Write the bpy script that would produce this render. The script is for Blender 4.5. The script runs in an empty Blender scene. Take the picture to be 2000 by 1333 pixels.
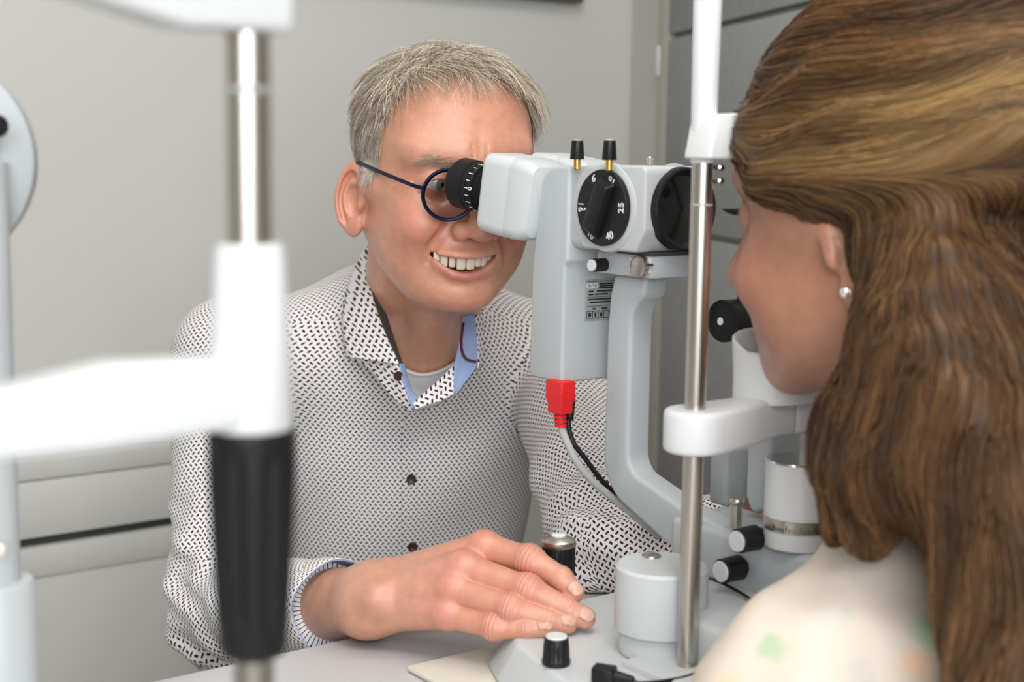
import bpy, bmesh, math, random
import numpy as np
from mathutils import Vector, Matrix

# ------------------------------------------------------------------ camera
S = bpy.context.scene
COL = S.collection
F = 2000 * 50 / 36.0
_p, _r = math.radians(7.5), math.radians(.8)
CAM = np.array([0, 0, 1.14])
_f0 = np.array([.6, .8, 0]); _r0 = np.array([.8, -.6, 0]); _z = np.array([0, 0, 1.])
FW = _f0 * math.cos(_p) - _z * math.sin(_p)
_up = _f0 * math.sin(_p) + _z * math.cos(_p)
EX = _r0 * math.cos(_r) + _up * math.sin(_r)
EY = -_r0 * math.sin(_r) + _up * math.cos(_r)
cd = bpy.data.cameras.new('camera'); cam = bpy.data.objects.new('camera', cd); COL.objects.link(cam)
cd.lens = 50; cd.sensor_width = 36; cd.clip_start = .02
cam.matrix_world = Matrix(((EX[0], EY[0], -FW[0], 0), (EX[1], EY[1], -FW[1], 0), (EX[2], EY[2], -FW[2], 1.14), (0, 0, 0, 1)))
cd.dof.use_dof = True; cd.dof.focus_distance = 1.20; cd.dof.aperture_fstop = 6.3
S.camera = cam
S.view_settings.view_transform = 'Standard'; S.view_settings.look = 'None'
S.view_settings.exposure = 0.1; S.view_settings.gamma = 1.0; S.view_settings.use_curve_mapping = False
S.cycles.use_denoising = True
S.cycles.max_bounces = 6; S.cycles.diffuse_bounces = 3; S.cycles.glossy_bounces = 3
S.cycles.transparent_max_bounces = 8; S.cycles.sample_clamp_indirect = 4.0
S.cycles.caustics_reflective = False; S.cycles.caustics_refractive = False

# ------------------------------------------------------------------ light
W = bpy.data.worlds.new('world'); S.world = W; W.use_nodes = True
W.node_tree.nodes['Background'].inputs[0].default_value = (.9, .95, 1, 1)
W.node_tree.nodes['Background'].inputs[1].default_value = .35

def area_light(name, loc, aim, sx, sy, power, col):
    d = bpy.data.lights.new(name, 'AREA'); d.shape = 'RECTANGLE'; d.size = sx; d.size_y = sy
    d.energy = power; d.color = col
    o = bpy.data.objects.new(name, d); COL.objects.link(o); o.location = loc
    o.rotation_euler = (Vector(aim) - Vector(loc)).to_track_quat('-Z', 'Y').to_euler()
    return o
area_light('ceiling_softbox_light', (.08, .22, 2.5), (.5, .9, .9), .9, .9, 17, (1, .965, .92))
area_light('ceiling_fill_light', (.9, .5, 2.55), (.9, .5, 0), 1.2, .6, 10, (1, .97, .93))  # unseen overhead fill, added to brighten the room; no fixture modelled
area_light('soft_key_light', (-.80, -1.40, 1.70), (.55, 1.1, .95), 1.7, 1.5, 60, (.93, .97, 1))  # unseen soft key behind camera-left, added; no window is built

# ------------------------------------------------------------------ helpers
def at(px, py, d):
    return CAM + d * (FW + EX * (px - 1000) / F - EY * (py - 666.5) / F)
def atz(px, py, z):
    r = FW + EX * (px - 1000) / F - EY * (py - 666.5) / F
    return CAM + r * ((z - CAM[2]) / r[2])

MATS = {}
def mat(name, col, rough=.5, metal=0., spec=.5, bump=0., bscale=400., coat=0., var=0., vscale=30., sss=0., trans=0., ior=1.45, alpha=1.):
    if name in MATS: return MATS[name]
    m = bpy.data.materials.new(name); m.use_nodes = True
    nt = m.node_tree; b = nt.nodes['Principled BSDF']
    c = tuple(col) + (1,)
    b.inputs['Base Color'].default_value = c; b.inputs['Roughness'].default_value = rough
    b.inputs['Metallic'].default_value = metal; b.inputs['Specular IOR Level'].default_value = spec
    b.inputs['Coat Weight'].default_value = coat; b.inputs['Transmission Weight'].default_value = trans
    b.inputs['IOR'].default_value = ior; b.inputs['Alpha'].default_value = alpha
    if sss:
        b.inputs['Subsurface Weight'].default_value = sss
        b.inputs['Subsurface Radius'].default_value = (.008, .003, .0015); b.inputs['Subsurface Scale'].default_value = 1.
    if bump or var:
        tc = nt.nodes.new('ShaderNodeTexCoord')
        if bump:
            n = nt.nodes.new('ShaderNodeTexNoise'); n.inputs['Scale'].default_value = bscale; n.inputs['Detail'].default_value = 4
            nt.links.new(tc.outputs['Object'], n.inputs['Vector'])
            bp = nt.nodes.new('ShaderNodeBump'); bp.inputs['Strength'].default_value = bump; bp.inputs['Distance'].default_value = .001
            nt.links.new(n.outputs['Fac'], bp.inputs['Height']); nt.links.new(bp.outputs[0], b.inputs['Normal'])
        if var:
            n2 = nt.nodes.new('ShaderNodeTexNoise'); n2.inputs['Scale'].default_value = vscale; n2.inputs['Detail'].default_value = 5
            nt.links.new(tc.outputs['Object'], n2.inputs['Vector'])
            mx = nt.nodes.new('ShaderNodeMix'); mx.data_type = 'RGBA'
            mx.inputs[6].default_value = tuple(x * (1 - var) for x in col) + (1,)
            mx.inputs[7].default_value = tuple(min(1, x * (1 + var)) for x in col) + (1,)
            nt.links.new(n2.outputs['Fac'], mx.inputs[0]); nt.links.new(mx.outputs[2], b.inputs['Base Color'])
    MATS[name] = m
    return m

def root(name, label, cat, loc=(0, 0, 0), group=None, kind=None):
    o = bpy.data.objects.new(name, None); COL.objects.link(o); o.location = loc; o.empty_display_size = .05
    o['label'] = label; o['category'] = cat
    if group: o['group'] = group
    if kind: o['kind'] = kind
    return o
def tag(o, label=None, cat=None, group=None, kind=None):
    if label: o['label'] = label
    if cat: o['category'] = cat
    if group: o['group'] = group
    if kind: o['kind'] = kind
    return o
def wpos(o):
    v = Vector(o.location)
    while o.parent: o = o.parent; v += Vector(o.location)
    return v
def link(name, me, m, parent=None, origin=None):
    """mesh given in world coordinates; the origin is moved to its own centre"""
    n = len(me.vertices)
    if m: me.materials.append(m)
    a = np.empty(n * 3, np.float32); me.vertices.foreach_get('co', a); a = a.reshape(-1, 3)
    c = (a.min(0) + a.max(0)) / 2 if origin is None else np.array(origin, np.float32)
    me.vertices.foreach_set('co', (a - c).astype(np.float32).ravel()); me.update()
    o = bpy.data.objects.new(name, me); COL.objects.link(o)
    o.location = Vector(c.tolist())
    if parent is not None:
        o.parent = parent; o.location = Vector(c.tolist()) - wpos(parent)
    return o
def smooth(me, ang=35):
    me.polygons.foreach_set('use_smooth', [True] * len(me.polygons))
    try: me.set_sharp_from_angle(angle=math.radians(ang))
    except Exception: pass
def pyd(name, V, Fc, m, parent=None, sm=None):
    me = bpy.data.meshes.new(name); me.from_pydata([tuple(map(float, v)) for v in V], [], [tuple(map(int, f)) for f in Fc]); me.update()
    bm = bmesh.new(); bm.from_mesh(me); bmesh.ops.recalc_face_normals(bm, faces=bm.faces); bm.to_mesh(me); bm.free()
    if sm: smooth(me, sm)
    return link(name, me, m, parent)
def finish(bm, name, m, parent=None, sm=35):
    bmesh.ops.recalc_face_normals(bm, faces=bm.faces)
    me = bpy.data.meshes.new(name); bm.to_mesh(me); bm.free()
    if sm: smooth(me, sm)
    return link(name, me, m, parent)
def bevel(bm, w, seg=2, edges=None, ang=20):
    if w <= 0: return
    if edges is None:
        edges = [e for e in bm.edges if len(e.link_faces) == 2 and e.calc_face_angle(0) > math.radians(ang)]
    bmesh.ops.bevel(bm, geom=edges, offset=w, segments=seg, affect='EDGES', profile=.5, clamp_overlap=True)
def box(name, lo, hi, m, parent=None, bev=.002, seg=2, M=None):
    bm = bmesh.new(); bmesh.ops.create_cube(bm, size=1)
    lo = np.array(lo); hi = np.array(hi)
    for v in bm.verts: v.co = Vector(((lo + hi) / 2 + np.array(v.co) * (hi - lo)).tolist())
    bevel(bm, bev, seg)
    if M is not None: bm.transform(M)
    return finish(bm, name, m, parent)
def prism(name, poly, h0, h1, plane, m, parent=None, bev=.002, seg=2, M=None, top=None, ang=20):
    """poly: 2D outline; plane 'xy','yz','xz' ; extruded h0..h1 on the remaining axis ; top: other outline at h1"""
    def P(a, b, h):
        return {'xy': (a, b, h), 'yz': (h, a, b), 'xz': (a, h, b)}[plane]
    bm = bmesh.new(); n = len(poly); top = top or poly
    A = [bm.verts.new(P(a, b, h0)) for a, b in poly]; B = [bm.verts.new(P(a, b, h1)) for a, b in top]
    bm.faces.new(A[::-1]); bm.faces.new(B)
    for i in range(n): bm.faces.new((A[i], A[(i + 1) % n], B[(i + 1) % n], B[i]))
    bmesh.ops.recalc_face_normals(bm, faces=bm.faces)
    bevel(bm, bev, seg, ang=ang)
    if M is not None: bm.transform(M)
    return finish(bm, name, m, parent)
def frame_of(axis):
    a = np.array(axis, float); a /= np.linalg.norm(a)
    t = np.array([0, 0, 1.]) if abs(a[2]) < .9 else np.array([1., 0, 0])
    u = np.cross(t, a); u /= np.linalg.norm(u); v = np.cross(a, u)
    return a, u, v
def lathe(name, prof, origin, axis, m, parent=None, seg=40, flute=None, sm=35, cap=True):
    """prof: (radius, height) along axis; flute(angle,h,r)->r"""
    a, u, v = frame_of(axis); o = np.array(origin, float)
    V = []; Fc = []
    for r, h in prof:
        for i in range(seg):
            t = 2 * math.pi * i / seg
            rr = flute(t, h, r) if flute else r
            V.append(o + a * h + rr * (u * math.cos(t) + v * math.sin(t)))
    n = len(prof)
    for j in range(n - 1):
        for i in range(seg):
            k = (i + 1) % seg
            Fc.append((j * seg + i, j * seg + k, (j + 1) * seg + k, (j + 1) * seg + i))
    if cap:
        Fc.append(tuple(range(seg - 1, -1, -1))); Fc.append(tuple((n - 1) * seg + i for i in range(seg)))
    return pyd(name, V, Fc, m, parent, sm)
def cyl(name, a, b, r, m, parent=None, bev=.001, seg=32, r2=None):
    a = np.array(a, float); b = np.array(b, float); L = np.linalg.norm(b - a); r2 = r if r2 is None else r2
    e = min(bev, r * .4, L * .3)
    return lathe(name, [(r - e, 0), (r, e), (r2, L - e), (r2 - e, L)], a, b - a, m, parent, seg)
def spline(P, n):
    P = np.array(P, float); k = len(P); out = []
    Q = np.vstack([2 * P[0] - P[1], P, 2 * P[-1] - P[-2]])
    for i in range(k - 1):
        p0, p1, p2, p3 = Q[i:i + 4]
        for t in np.linspace(0, 1, n, endpoint=False):
            out.append(.5 * ((2 * p1) + (-p0 + p2) * t + (2 * p0 - 5 * p1 + 4 * p2 - p3) * t * t + (-p0 + 3 * p1 - 3 * p2 + p3) * t ** 3))
    out.append(P[-1]); return np.array(out)
def sweep(path, prof, cap=True, scale=None, up=None):
    """sweep closed 2D profile along a path -> V,F"""
    path = np.array(path, float); n = len(path); prof = np.array(prof, float); k = len(prof)
    T = np.gradient(path, axis=0); T /= np.linalg.norm(T, axis=1)[:, None]
    a, u, v = frame_of(T[0])
    if up is not None:
        u = np.cross(up, T[0]); u /= np.linalg.norm(u); v = np.cross(T[0], u)
    V = []; Fc = []
    for i in range(n):
        if i:
            u = u - T[i] * (u @ T[i]); u /= np.linalg.norm(u); v = np.cross(T[i], u)
        s = 1 if scale is None else scale[i]
        for q in prof: V.append(path[i] + s * (u * q[0] + v * q[1]))
    for i in range(n - 1):
        for j in range(k):
            l = (j + 1) % k
            Fc.append((i * k + j, i * k + l, (i + 1) * k + l, (i + 1) * k + j))
    if cap:
        Fc.append(tuple(range(k - 1, -1, -1))); Fc.append(tuple((n - 1) * k + j for j in range(k)))
    return V, Fc
def circ(r, n=12, ry=None):
    return [(r * math.cos(2 * math.pi * i / n), (ry or r) * math.sin(2 * math.pi * i / n)) for i in range(n)]
def tube(name, pts, r, m, parent=None, n=12, sub=8, scale=None):
    path = spline(pts, sub) if sub > 1 else np.array(pts, float)
    V, Fc = sweep(path, circ(r, n), scale=scale)
    return pyd(name, V, Fc, m, parent, 40)
def text(name, s, size, loc, xdir, ydir, m, parent=None, depth=.0003):
    cu = bpy.data.curves.new(name, 'FONT'); cu.body = s; cu.size = size; cu.align_x = 'CENTER'; cu.align_y = 'CENTER'; cu.extrude = depth
    o = bpy.data.objects.new('tmp', cu); COL.objects.link(o)
    dg = bpy.context.evaluated_depsgraph_get(); me = bpy.data.meshes.new_from_object(o.evaluated_get(dg)); COL.objects.unlink(o); bpy.data.objects.remove(o)
    x = Vector(xdir).normalized(); y = Vector(ydir).normalized(); z = x.cross(y); l = Vector(loc)
    M = Matrix(((x[0], y[0], z[0], l[0]), (x[1], y[1], z[1], l[1]), (x[2], y[2], z[2], l[2]), (0, 0, 0, 1)))
    me.transform(M); me.name = name; me.materials.clear()
    return link(name, me, m, parent)
def arc2(cx, cy, r, a0, a1, n):
    return [(cx + r * math.cos(math.radians(a0 + (a1 - a0) * i / n)), cy + r * math.sin(math.radians(a0 + (a1 - a0) * i / n))) for i in range(n + 1)]

# ------------------------------------------------------------------ materials
m_wall = mat('painted_wall', (.655, .64, .605), .85, bump=.15, bscale=900, var=.015, vscale=3)
m_ceil = mat('ceiling_paint', (.82, .82, .80), .9)
m_floor = mat('floor_vinyl', (.33, .31, .28), .6, var=.08, vscale=6)
m_cab = mat('cabinet_laminate', (.655, .645, .612), .55)
m_gap = mat('gap_shade', (.06, .065, .06), .7)  # near-black colour stands for the shade inside openings
m_felt = mat('grey_fabric_panel', (.36, .36, .352), .95, bump=.5, bscale=500, var=.12, vscale=60)
m_trim = mat('beige_trim', (.55, .51, .45), .6)
m_white = mat('white_plastic', (.70, .70, .70), .38, spec=.5)
m_whiteh = mat('white_enamel', (.74, .74, .735), .35)
m_grey = mat('light_grey_enamel', (.50, .53, .545), .38, bump=.04, bscale=1500)
m_grey2 = mat('pale_grey_enamel', (.58, .60, .605), .4, bump=.04, bscale=1500)
m_midgrey = mat('mid_grey_enamel', (.40, .42, .42), .45)
m_black = mat('black_plastic', (.010, .010, .011), .38, spec=.35)
m_blackr = mat('black_rubber', (.011, .011, .011), .5, spec=.3, bump=.2, bscale=700)
m_blackg = mat('black_gloss', (.004, .004, .005), .08, spec=.8)
m_steel = mat('satin_steel', (.56, .52, .47), .30, metal=1, bump=.03, bscale=300)
m_chrome = mat('chrome', (.80, .80, .79), .12, metal=1)
m_brass = mat('brass', (.75, .45, .13), .3, metal=1)
m_table = mat('table_laminate', (.58, .57, .575), .42, var=.01, vscale=8)
m_cream = mat('cream_plate', (.76, .72, .62), .4)
m_red = mat('red_plastic', (.78, .015, .02), .42)
m_cable = mat('grey_cable', (.43, .43, .40), .5)
m_plate = mat('label_foil', (.42, .44, .44), .45, metal=.3)
m_print = mat('white_print', (.80, .85, .86), .6)
m_ink = mat('black_print', (.02, .02, .02), .6)
m_ring = mat('ivory_ring', (.70, .67, .58), .45)

# ------------------------------------------------------------------ room
def struct(o): o['kind'] = 'structure'; return o
YW = 2.0
struct(box('floor', (-2.6, -2.2, -.05), (3.2, YW + .1, 0), m_floor, bev=0))
struct(box('ceiling', (-2.6, -2.2, 2.6), (3.2, YW + .1, 2.66), m_ceil, bev=0))
struct(box('wall_back', (-2.6, YW, 0), (3.2, YW + .1, 2.6), m_wall, bev=0))
struct(box('wall_left', (-2.7, -2.2, 0), (-2.6, YW + .1, 2.6), m_wall, bev=0))
struct(box('wall_front', (-2.6, -2.3, 0), (3.2, -2.2, 2.6), m_wall, bev=0))
# the right wall runs at an angle from the back corner towards the viewer
c0 = np.array([1.765, YW]); cdir = np.array([-.22 * .8 + .9755 * .6, .22 * .6 + .9755 * .8]) * -1  # towards viewer
cdir /= np.linalg.norm(cdir); cn = np.array([-cdir[1], cdir[0]]);
if cn @ (-c0) < 0: cn = -cn
def wr(s, off, z):  # point along the right wall
    q = c0 + cdir * s + cn * off; return (q[0], q[1], z)
def wr_box(name, s0, s1, o0, o1, z0, z1, m, parent=None, bev=.0):
    V = [wr(s, o, z) for z in (z0, z1) for s, o in ((s0, o0), (s1, o0), (s1, o1), (s0, o1))]
    bm = bmesh.new(); vs = [bm.verts.new(v) for v in V]
    for f in ((0, 1, 2, 3), (4, 5, 6, 7), (0, 1, 5, 4), (1, 2, 6, 5), (2, 3, 7, 6), (3, 0, 4, 7)): bm.faces.new([vs[i] for i in f])
    bmesh.ops.recalc_face_normals(bm, faces=bm.faces); bevel(bm, bev, 2)
    return finish(bm, name, m, parent)
wall_right = struct(wr_box('wall_right', -.1, 1.17, -.1, 0, 0, 2.6, m_wall))
struct(box('wall_partition', (1.30, .90, 0), (3.2, .96, 2.6), m_wall, bev=0))
struct(box('wall_east', (3.2, -2.3, 0), (3.3, YW + .1, 2.6), m_wall, bev=0))
trim = struct(wr_box('trim_1', .195, .262, 0, .014, 0, 2.6, m_trim, bev=.002))
box_h = wr_box('strike_plate', .188, .206, .0, .0165, 1.275, 1.325, m_whiteh, trim, bev=.001)
zs = [0.02, .52, 1.017, 1.335, 2.02, 2.58]
for si in range(1):
    for k in range(len(zs) - 1):
        wr_box('fabric_panel', .265 + si * .9, .265 + si * .9 + .893, 0, .02, zs[k] + .004, zs[k + 1] - .004, m_felt, wall_right, bev=.004)

# drawer cabinet against the back wall
cab = root('drawer_cabinet', 'low light grey drawer cabinet against the back wall behind the left arm stand', 'cabinet', (.5, YW - .03, 0))
box('carcass', (-.9, YW - .02, .0), (1.3, YW - .001, .70), m_gap, cab, bev=0)  # coloured near-black as the shade in the recessed drawer joints
box('worktop', (-.9, YW - .036, .6755), (1.3, YW - .001, .705), m_cab, cab, bev=.002)
for x0, x1 in ((-.89, .20), (.205, 1.29)):
    box('drawer_front', (x0, YW - .034, .592), (x1, YW - .018, .674), m_cab, cab, bev=.002)
    d = box('cupboard_door', (x0, YW - .034, .02), (x1, YW - .018, .578), m_cab, cab, bev=.002)
    box('rail', (x0, YW - .037, .535), (x1, YW - .033, .578), m_cab, d, bev=.001)
fr = root('wall_frame', 'dark-edged frame hanging on the back wall at the top edge of the picture', 'frame', (1.3, YW - .02, 1.4))
box('frame', (1.02, YW - .03, 1.405), (1.625, YW - .002, 1.43), mat('frame_taupe', (.10, .09, .07), .5), fr, bev=.002)
box('frame', (1.60, YW - .03, 1.43), (1.625, YW - .002, 1.85), MATS['frame_taupe'], fr, bev=.002)
box('frame', (1.02, YW - .03, 1.43), (1.045, YW - .002, 1.85), MATS['frame_taupe'], fr, bev=.002)
box('panel', (1.045, YW - .012, 1.43), (1.60, YW - .002, 1.85), m_whiteh, fr, bev=0)

# ------------------------------------------------------------------ table
ZT = .76; YE = .94
tab = root('instrument_table', 'pale grey laminate instrument table under the slit lamp', 'table', (.5, .3, 0))
prism('table_top', [(-.15, .05), (.42, .05), (.44, .555), (1.04, .555), (1.04, YE - .05)] + arc2(.99, YE - .05, .05, 0, 90, 5)[1:] + [(-.15, YE)], ZT - .028, ZT, 'xy', m_table, tab, bev=.003)
cyl('column', (.45, .45, .03), (.45, .45, ZT - .03), .045, m_midgrey, tab)
box('foot', (.15, .25, 0), (.75, .75, .035), m_midgrey, tab, bev=.01)
cp = box('slide_plate', (.545, .560, ZT + .0005), (.955, .851, ZT + .005), m_cream, bev=.002)
tag(cp, 'thin cream plastic slide plate under the slit lamp base, its corner showing', 'plate')

# ------------------------------------------------------------------ slit lamp
CX = .75
sl = root('slit_lamp', 'light grey slit lamp microscope standing between the man and the woman', 'slit lamp', (CX, .7, ZT))
def mir(L): return L + [(2 * CX - x, y) for x, y in L[::-1]]
ob = mir([(.552, .565), (.566, .72), (.578, .785), (.592, .815), (.62, .842), (.66, .852)])
it = mir([(.556, .570), (.572, .70), (.589, .775), (.604, .797), (.63, .817), (.665, .828)])
prism('base', ob, ZT + .006, .795, 'xy', m_grey2, sl, bev=.003, seg=3, top=it, ang=12)
box('base_plinth', (.62, .575, .79), (.88, .70, .800), m_grey2, sl, bev=.004)
# knob on the base
kb = atz(1086, 1298, .795)
def flute(n, d, lo, hi):
    def f(t, h, r): return r - (d * max(0, math.cos(n * t)) if lo < h < hi else 0)
    return f
k1 = lathe('base_knob', [(.0088, 0), (.0098, .0008), (.0098, .0035), (.0093, .0042), (.0090, .012), (.0083, .0185), (.0078, .0192)], kb, (0, 0, 1), m_black, sl, 64, flute(14, .0006, .004, .0184))
lathe('knob_cap', [(.0074, 0), (.0074, .0012), (.0070, .0016)], kb + np.array([0, 0, .0188]), (0, 0, 1), m_whiteh, k1)
# joystick
jp = np.array([.661, .8187, .795])
jr = .0128
js = lathe('joystick', [(.016, 0), (.016, .003), (.0118, .006), (.0118, .020), (.0120, .0205)], jp, (0, 0, 1), m_steel, sl)
def knurl(t, h, r): return r + .0004 * (1 if (math.sin(30 * t) > 0) else 0) * (1 if math.sin(h * 4200) > -.2 else 0)
lathe('joystick_grip', [(jr - .0006, .0205)] + [(jr - .0002, .0212 + i * .00075) for i in range(39)] + [(jr - .0008, .0508)], jp, (0, 0, 1), m_black, js, 120, knurl)
lathe('joystick_cap', [(jr, .0505), (jr + .0003, .0512), (jr + .0003, .0545), (jr - .0006, .0553), (.0070, .0580), (.0066, .0576)], jp, (0, 0, 1), m_steel, js)
lathe('joystick_button', [(.0056, .0574), (.0056, .0588), (.0046, .0594)], jp, (0, 0, 1), m_whiteh, js)
# cylinder (rail axle tower) on the base
pc = atz(1293, 1102, .858) * np.array([1, 1, 0])
pcyl = lathe('rail_tower', [(.0315, .812), (.0325, .813), (.0325, .856), (.0305, .858), (.0, .858)], pc, (0, 0, 1), m_grey2, sl, 56, cap=False)
lathe('tower_foot', [(.029, .796), (.029, .813)], pc, (0, 0, 1), m_grey2, sl, 48)
lathe('tower_screw', [(.0072, 0), (.0068, .0012), (.004, .0024), (.0, .0027)], atz(1272, 1087, .858), (0, 0, 1), m_steel, pcyl, 32, cap=False)
box('carriage', (.655, .60, .797), (.845, .735, .830), m_grey2, sl, bev=.006, seg=3)
tube('carriage_cable', [atz(1370, 1128, .84), atz(1400, 1135, .838), atz(1440, 1155, .834), atz(1490, 1185, .833), atz(1530, 1200, .833)], .0012, m_black, sl, 8)
# pivot block with two knobs and a pin
box('pivot_block', (.734, .61, .826), (.80, .775, .868), m_grey, sl, bev=.006, seg=3)
for k, (px, py) in enumerate([(1440, 1058), (1408, 1117)]):
    r = FW + EX * (px - 1000) / F - EY * (py - 666.5) / F
    p = CAM + r * (.7115 / r[0])
    kn = lathe('clamp_knob', [(.0078, 0), (.0088, .0008), (.0092, .018), (.0085, .0185), (.006, .019), (.006, .026)], p, (1, 0, 0), m_black, sl, 48, flute(12, .0006, .001, .0175))
    lathe('knob_cap', [(.0070, -.0014), (.0075, -.001), (.0075, .0005)], p, (1, 0, 0), m_whiteh, kn)
cyl('locking_pin', (.748, .7185, .866), (.748, .7185, .889), .0042, m_steel, sl); 
lathe('pin_head', [(.0052, 0), (.0056, .001), (.0056, .004), (.005, .005)], (.748, .7185, .886), (0, 0, 1), m_steel, sl)
lathe('set_screw', [(.0024, 0), (.002, .0008)], (.7345, .7065, .858), (-1, 0, 0), m_chrome, sl, 16)
# illumination tower (behind the post)
dc = np.array([.752, .662, 0])
lathe('slit_drum', [(.0235, .868), (.0245, .869), (.0245, .9285), (.0238, .9295), (.019, .9295), (.019, .925)], dc, (0, 0, 1), m_white, sl, 56)
sd = lathe('scale_ring', [(.0246, .881), (.0252, .8815), (.0252, .8895), (.0246, .890)], dc, (0, 0, 1), m_steel, sl, 56)
for i in range(40):
    t = math.pi * (1.0 + i / 40 * 1.0); c, s = math.cos(t), math.sin(t)
    box('scale_mark', (-.0002, -.0005, 0), (.0002, .0001, .0025 if i % 5 else .004), m_ink, sd, bev=0,
        M=Matrix.Translation((dc[0] + .0252 * c, dc[1] + .0252 * s, .8825)) @ Matrix.Rotation(t + math.pi / 2, 4, 'Z'))
lathe('chrome_rim', [(.0240, .9285), (.0248, .9292), (.0240, .9302)], dc, (0, 0, 1), m_chrome, sl, 56)
tc_ = at(1426, 925, 1.125); box('mirror_tower', tc_ - np.array([.014, .010, .024]), tc_ + np.array([.014, .010, .023]), m_midgrey, sl, bev=.004, seg=3)
ta_ = at(1512, 880, 1.08)
prism('lamp_arm', [(-.013, -.042), (.006, -.048), (.013, -.036), (.013, .050), (-.013, .050)], -.017, .017, 'yz', m_grey, sl, bev=.004, seg=3, M=Matrix.Translation(ta_.tolist()))
fl_ = at(1432, 880, 1.12); cyl('filter_lever', fl_, fl_ + np.array([.03, .0, 0]), .003, m_chrome, sl)
cyl('filter_lever_grip', fl_ - np.array([.012, 0, 0]), fl_ + np.array([.004, 0, 0]), .006, m_black, sl)
bl = at(1408, 628, 1.10); 
bq = lathe('lamp_cap', [(.0135, 0), (.0165, .0015), (.0165, .032), (.014, .034)], bl, (1, 0, 0), m_black, sl, 40)
lathe('lamp_cap_logo', [(.003, 0), (.003, .0006)], bl + np.array([-.0003, 0, 0]), (-1, 0, 0), m_print, bq, 20)
cyl('lamp_stem', bl + np.array([.028, 0, -.012]), bl + np.array([.028, 0, .045]), .008, m_black, sl)
# microscope arm (profile in y,z)
outer = [(.812, 1.047), (.850, 1.047), (.8555, 1.03), (.858, 1.00), (.8585, .915)] + arc2(.8185, .9, .040, 0, -62, 8)[1:] + [(.76, .8345), (.70, .8285), (.655, .830)]
inner = [(.655, .866), (.70, .866), (.765, .8745)] + arc2(.8105, .906, .0185, -62, 0, 5) + [(.829, 1.00)] + arc2(.803, 1.008, .0262, 0, 62, 5)[1:]
prism('microscope_arm', outer + inner, .7375, .7620, 'yz', m_grey, sl, bev=.004, seg=4, ang=40)
# slide block under the head
sb = box('slide_block', (.728, .795, 1.0475), (.772, .860, 1.0655), m_grey, sl, bev=.0015)
box('slide_gap', (.7275, .7945, 1.0645), (.7725, .8455, 1.0675), m_gap, sb, bev=0)
box('dovetail', (.7268, .797, 1.0515), (.74, .8215, 1.063), m_white, sb, bev=.001)
box('dovetail_slot', (.7262, .7935, 1.0575), (.7275, .8185, 1.0592), m_gap, sb, bev=0)
sk = lathe('slide_knob', [(.0045, 0), (.0052, .0006), (.0052, .0135), (.004, .0142)], (.7155, .8505, 1.0545), (1, 0, 0), m_black, sb, 32)
lathe('knob_cap', [(.0042, -.0022), (.0046, -.0018), (.0046, .0006)], (.7155, .8505, 1.0545), (1, 0, 0), m_whiteh, sk, 24)
lathe('slide_screw', [(.0045, .004), (.0078, .003), (.0084, .0015), (.0084, -.003), (.006, -.0045), (.0, -.005)], (.7245, .805, 1.0565), (1, 0, 0), m_steel, sb, 32)
# microscope head: drum + objective block (profile in y,z, extruded along x)
zc0, zc1 = 1.0675, 1.1325
a = math.degrees(math.asin(.0325 / .0430))
prof = arc2(.8327, 1.1, .043, -a, a, 20) + [(.7925, zc1), (.79, zc1 - .004), (.79, zc0 + .016), (.800, zc0)]
prism('microscope_head', prof, .7140, .7860, 'yz', m_grey2, sl, bev=.0045, seg=4, ang=25)
for sx, xf in ((-1, .7140), (1, .7860)):
    lathe('knob_collar', [(.0345, -.003), (.0335, .0008), (.0308, .0022), (.0300, .0022)], (xf, .8327, 1.1), (sx, 0, 0), m_grey2, sl, 56)
    kn = lathe('magnification_knob', [(.0287, 0), (.0292, .001), (.0292, .0045), (.0284, .0052)], (xf + sx * .0012, .8327, 1.1), (sx, 0, 0), m_black, sl, 56)
    V = [];
    g = math.radians(66)
    for (hx, ww, ll) in ((.005, .0085, .0235), (.0135, .0062, .0190)):
        for (u, w) in ((-1, -1), (1, -1), (1, 1), (-1, 1)):
            yy, zz = u * ll, w * ww
            # long axis leans as in the photo
            V.append((xf + sx * (.0012 + hx), .8327 - (yy * math.cos(g) - zz * math.sin(g)), 1.1 + (yy * math.sin(g) + zz * math.cos(g))))
    bm = bmesh.new(); vs = [bm.verts.new(v) for v in V]
    for f in ((0, 1, 2, 3), (4, 5, 6, 7), (0, 1, 5, 4), (1, 2, 6, 5), (2, 3, 7, 6), (3, 0, 4, 7)): bm.faces.new([vs[i] for i in f])
    bmesh.ops.recalc_face_normals(bm, faces=bm.faces); bevel(bm, .0016, 3)
    finish(bm, 'knob_bar', m_black, kn)
    if sx < 0:
        for s, ang, ro in (('6', 112, 0), ('16', 60, 150), ('25', 2, 90), ('40', -62, 20), ('10', -118, -25), ('16', 180, -90)):
            t = math.radians(ang); rr = .0238
            # seen from -x : image right = -y
            cy, cz = .8327 - rr * math.cos(t), 1.1 + rr * math.sin(t)
            w = math.radians(ro); xd = (0, -math.cos(w), -math.sin(w)); yd = (0, -math.sin(w) * -1 * -1, math.cos(w))
            xd = (0, -math.cos(w), math.sin(w)); yd = (0, math.sin(w), math.cos(w))
            text('numeral', s, .0085, (xf + sx * .0066, cy, cz), xd, yd, m_print, kn)
        lathe('index_dot', [(.0010, 0), (.0010, .0004)], (xf - .0066, .8327 + .0185, 1.0985), (-1, 0, 0), m_print, kn, 12)
lathe('index_mark', [(.0008, 0), (.0008, .0004)], (.7139, .868, 1.0975), (-1, 0, 0), m_red, sl, 10)
ol = lathe('objective_ring', [(.0318, -.002), (.0315, .0050), (.0298, .0060), (.0262, .0030), (.0250, .0006), (.0250, -.002)], (CX + .0015, .79, 1.1005), (0, -1, 0), m_black, sl, 56, cap=False)
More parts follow.
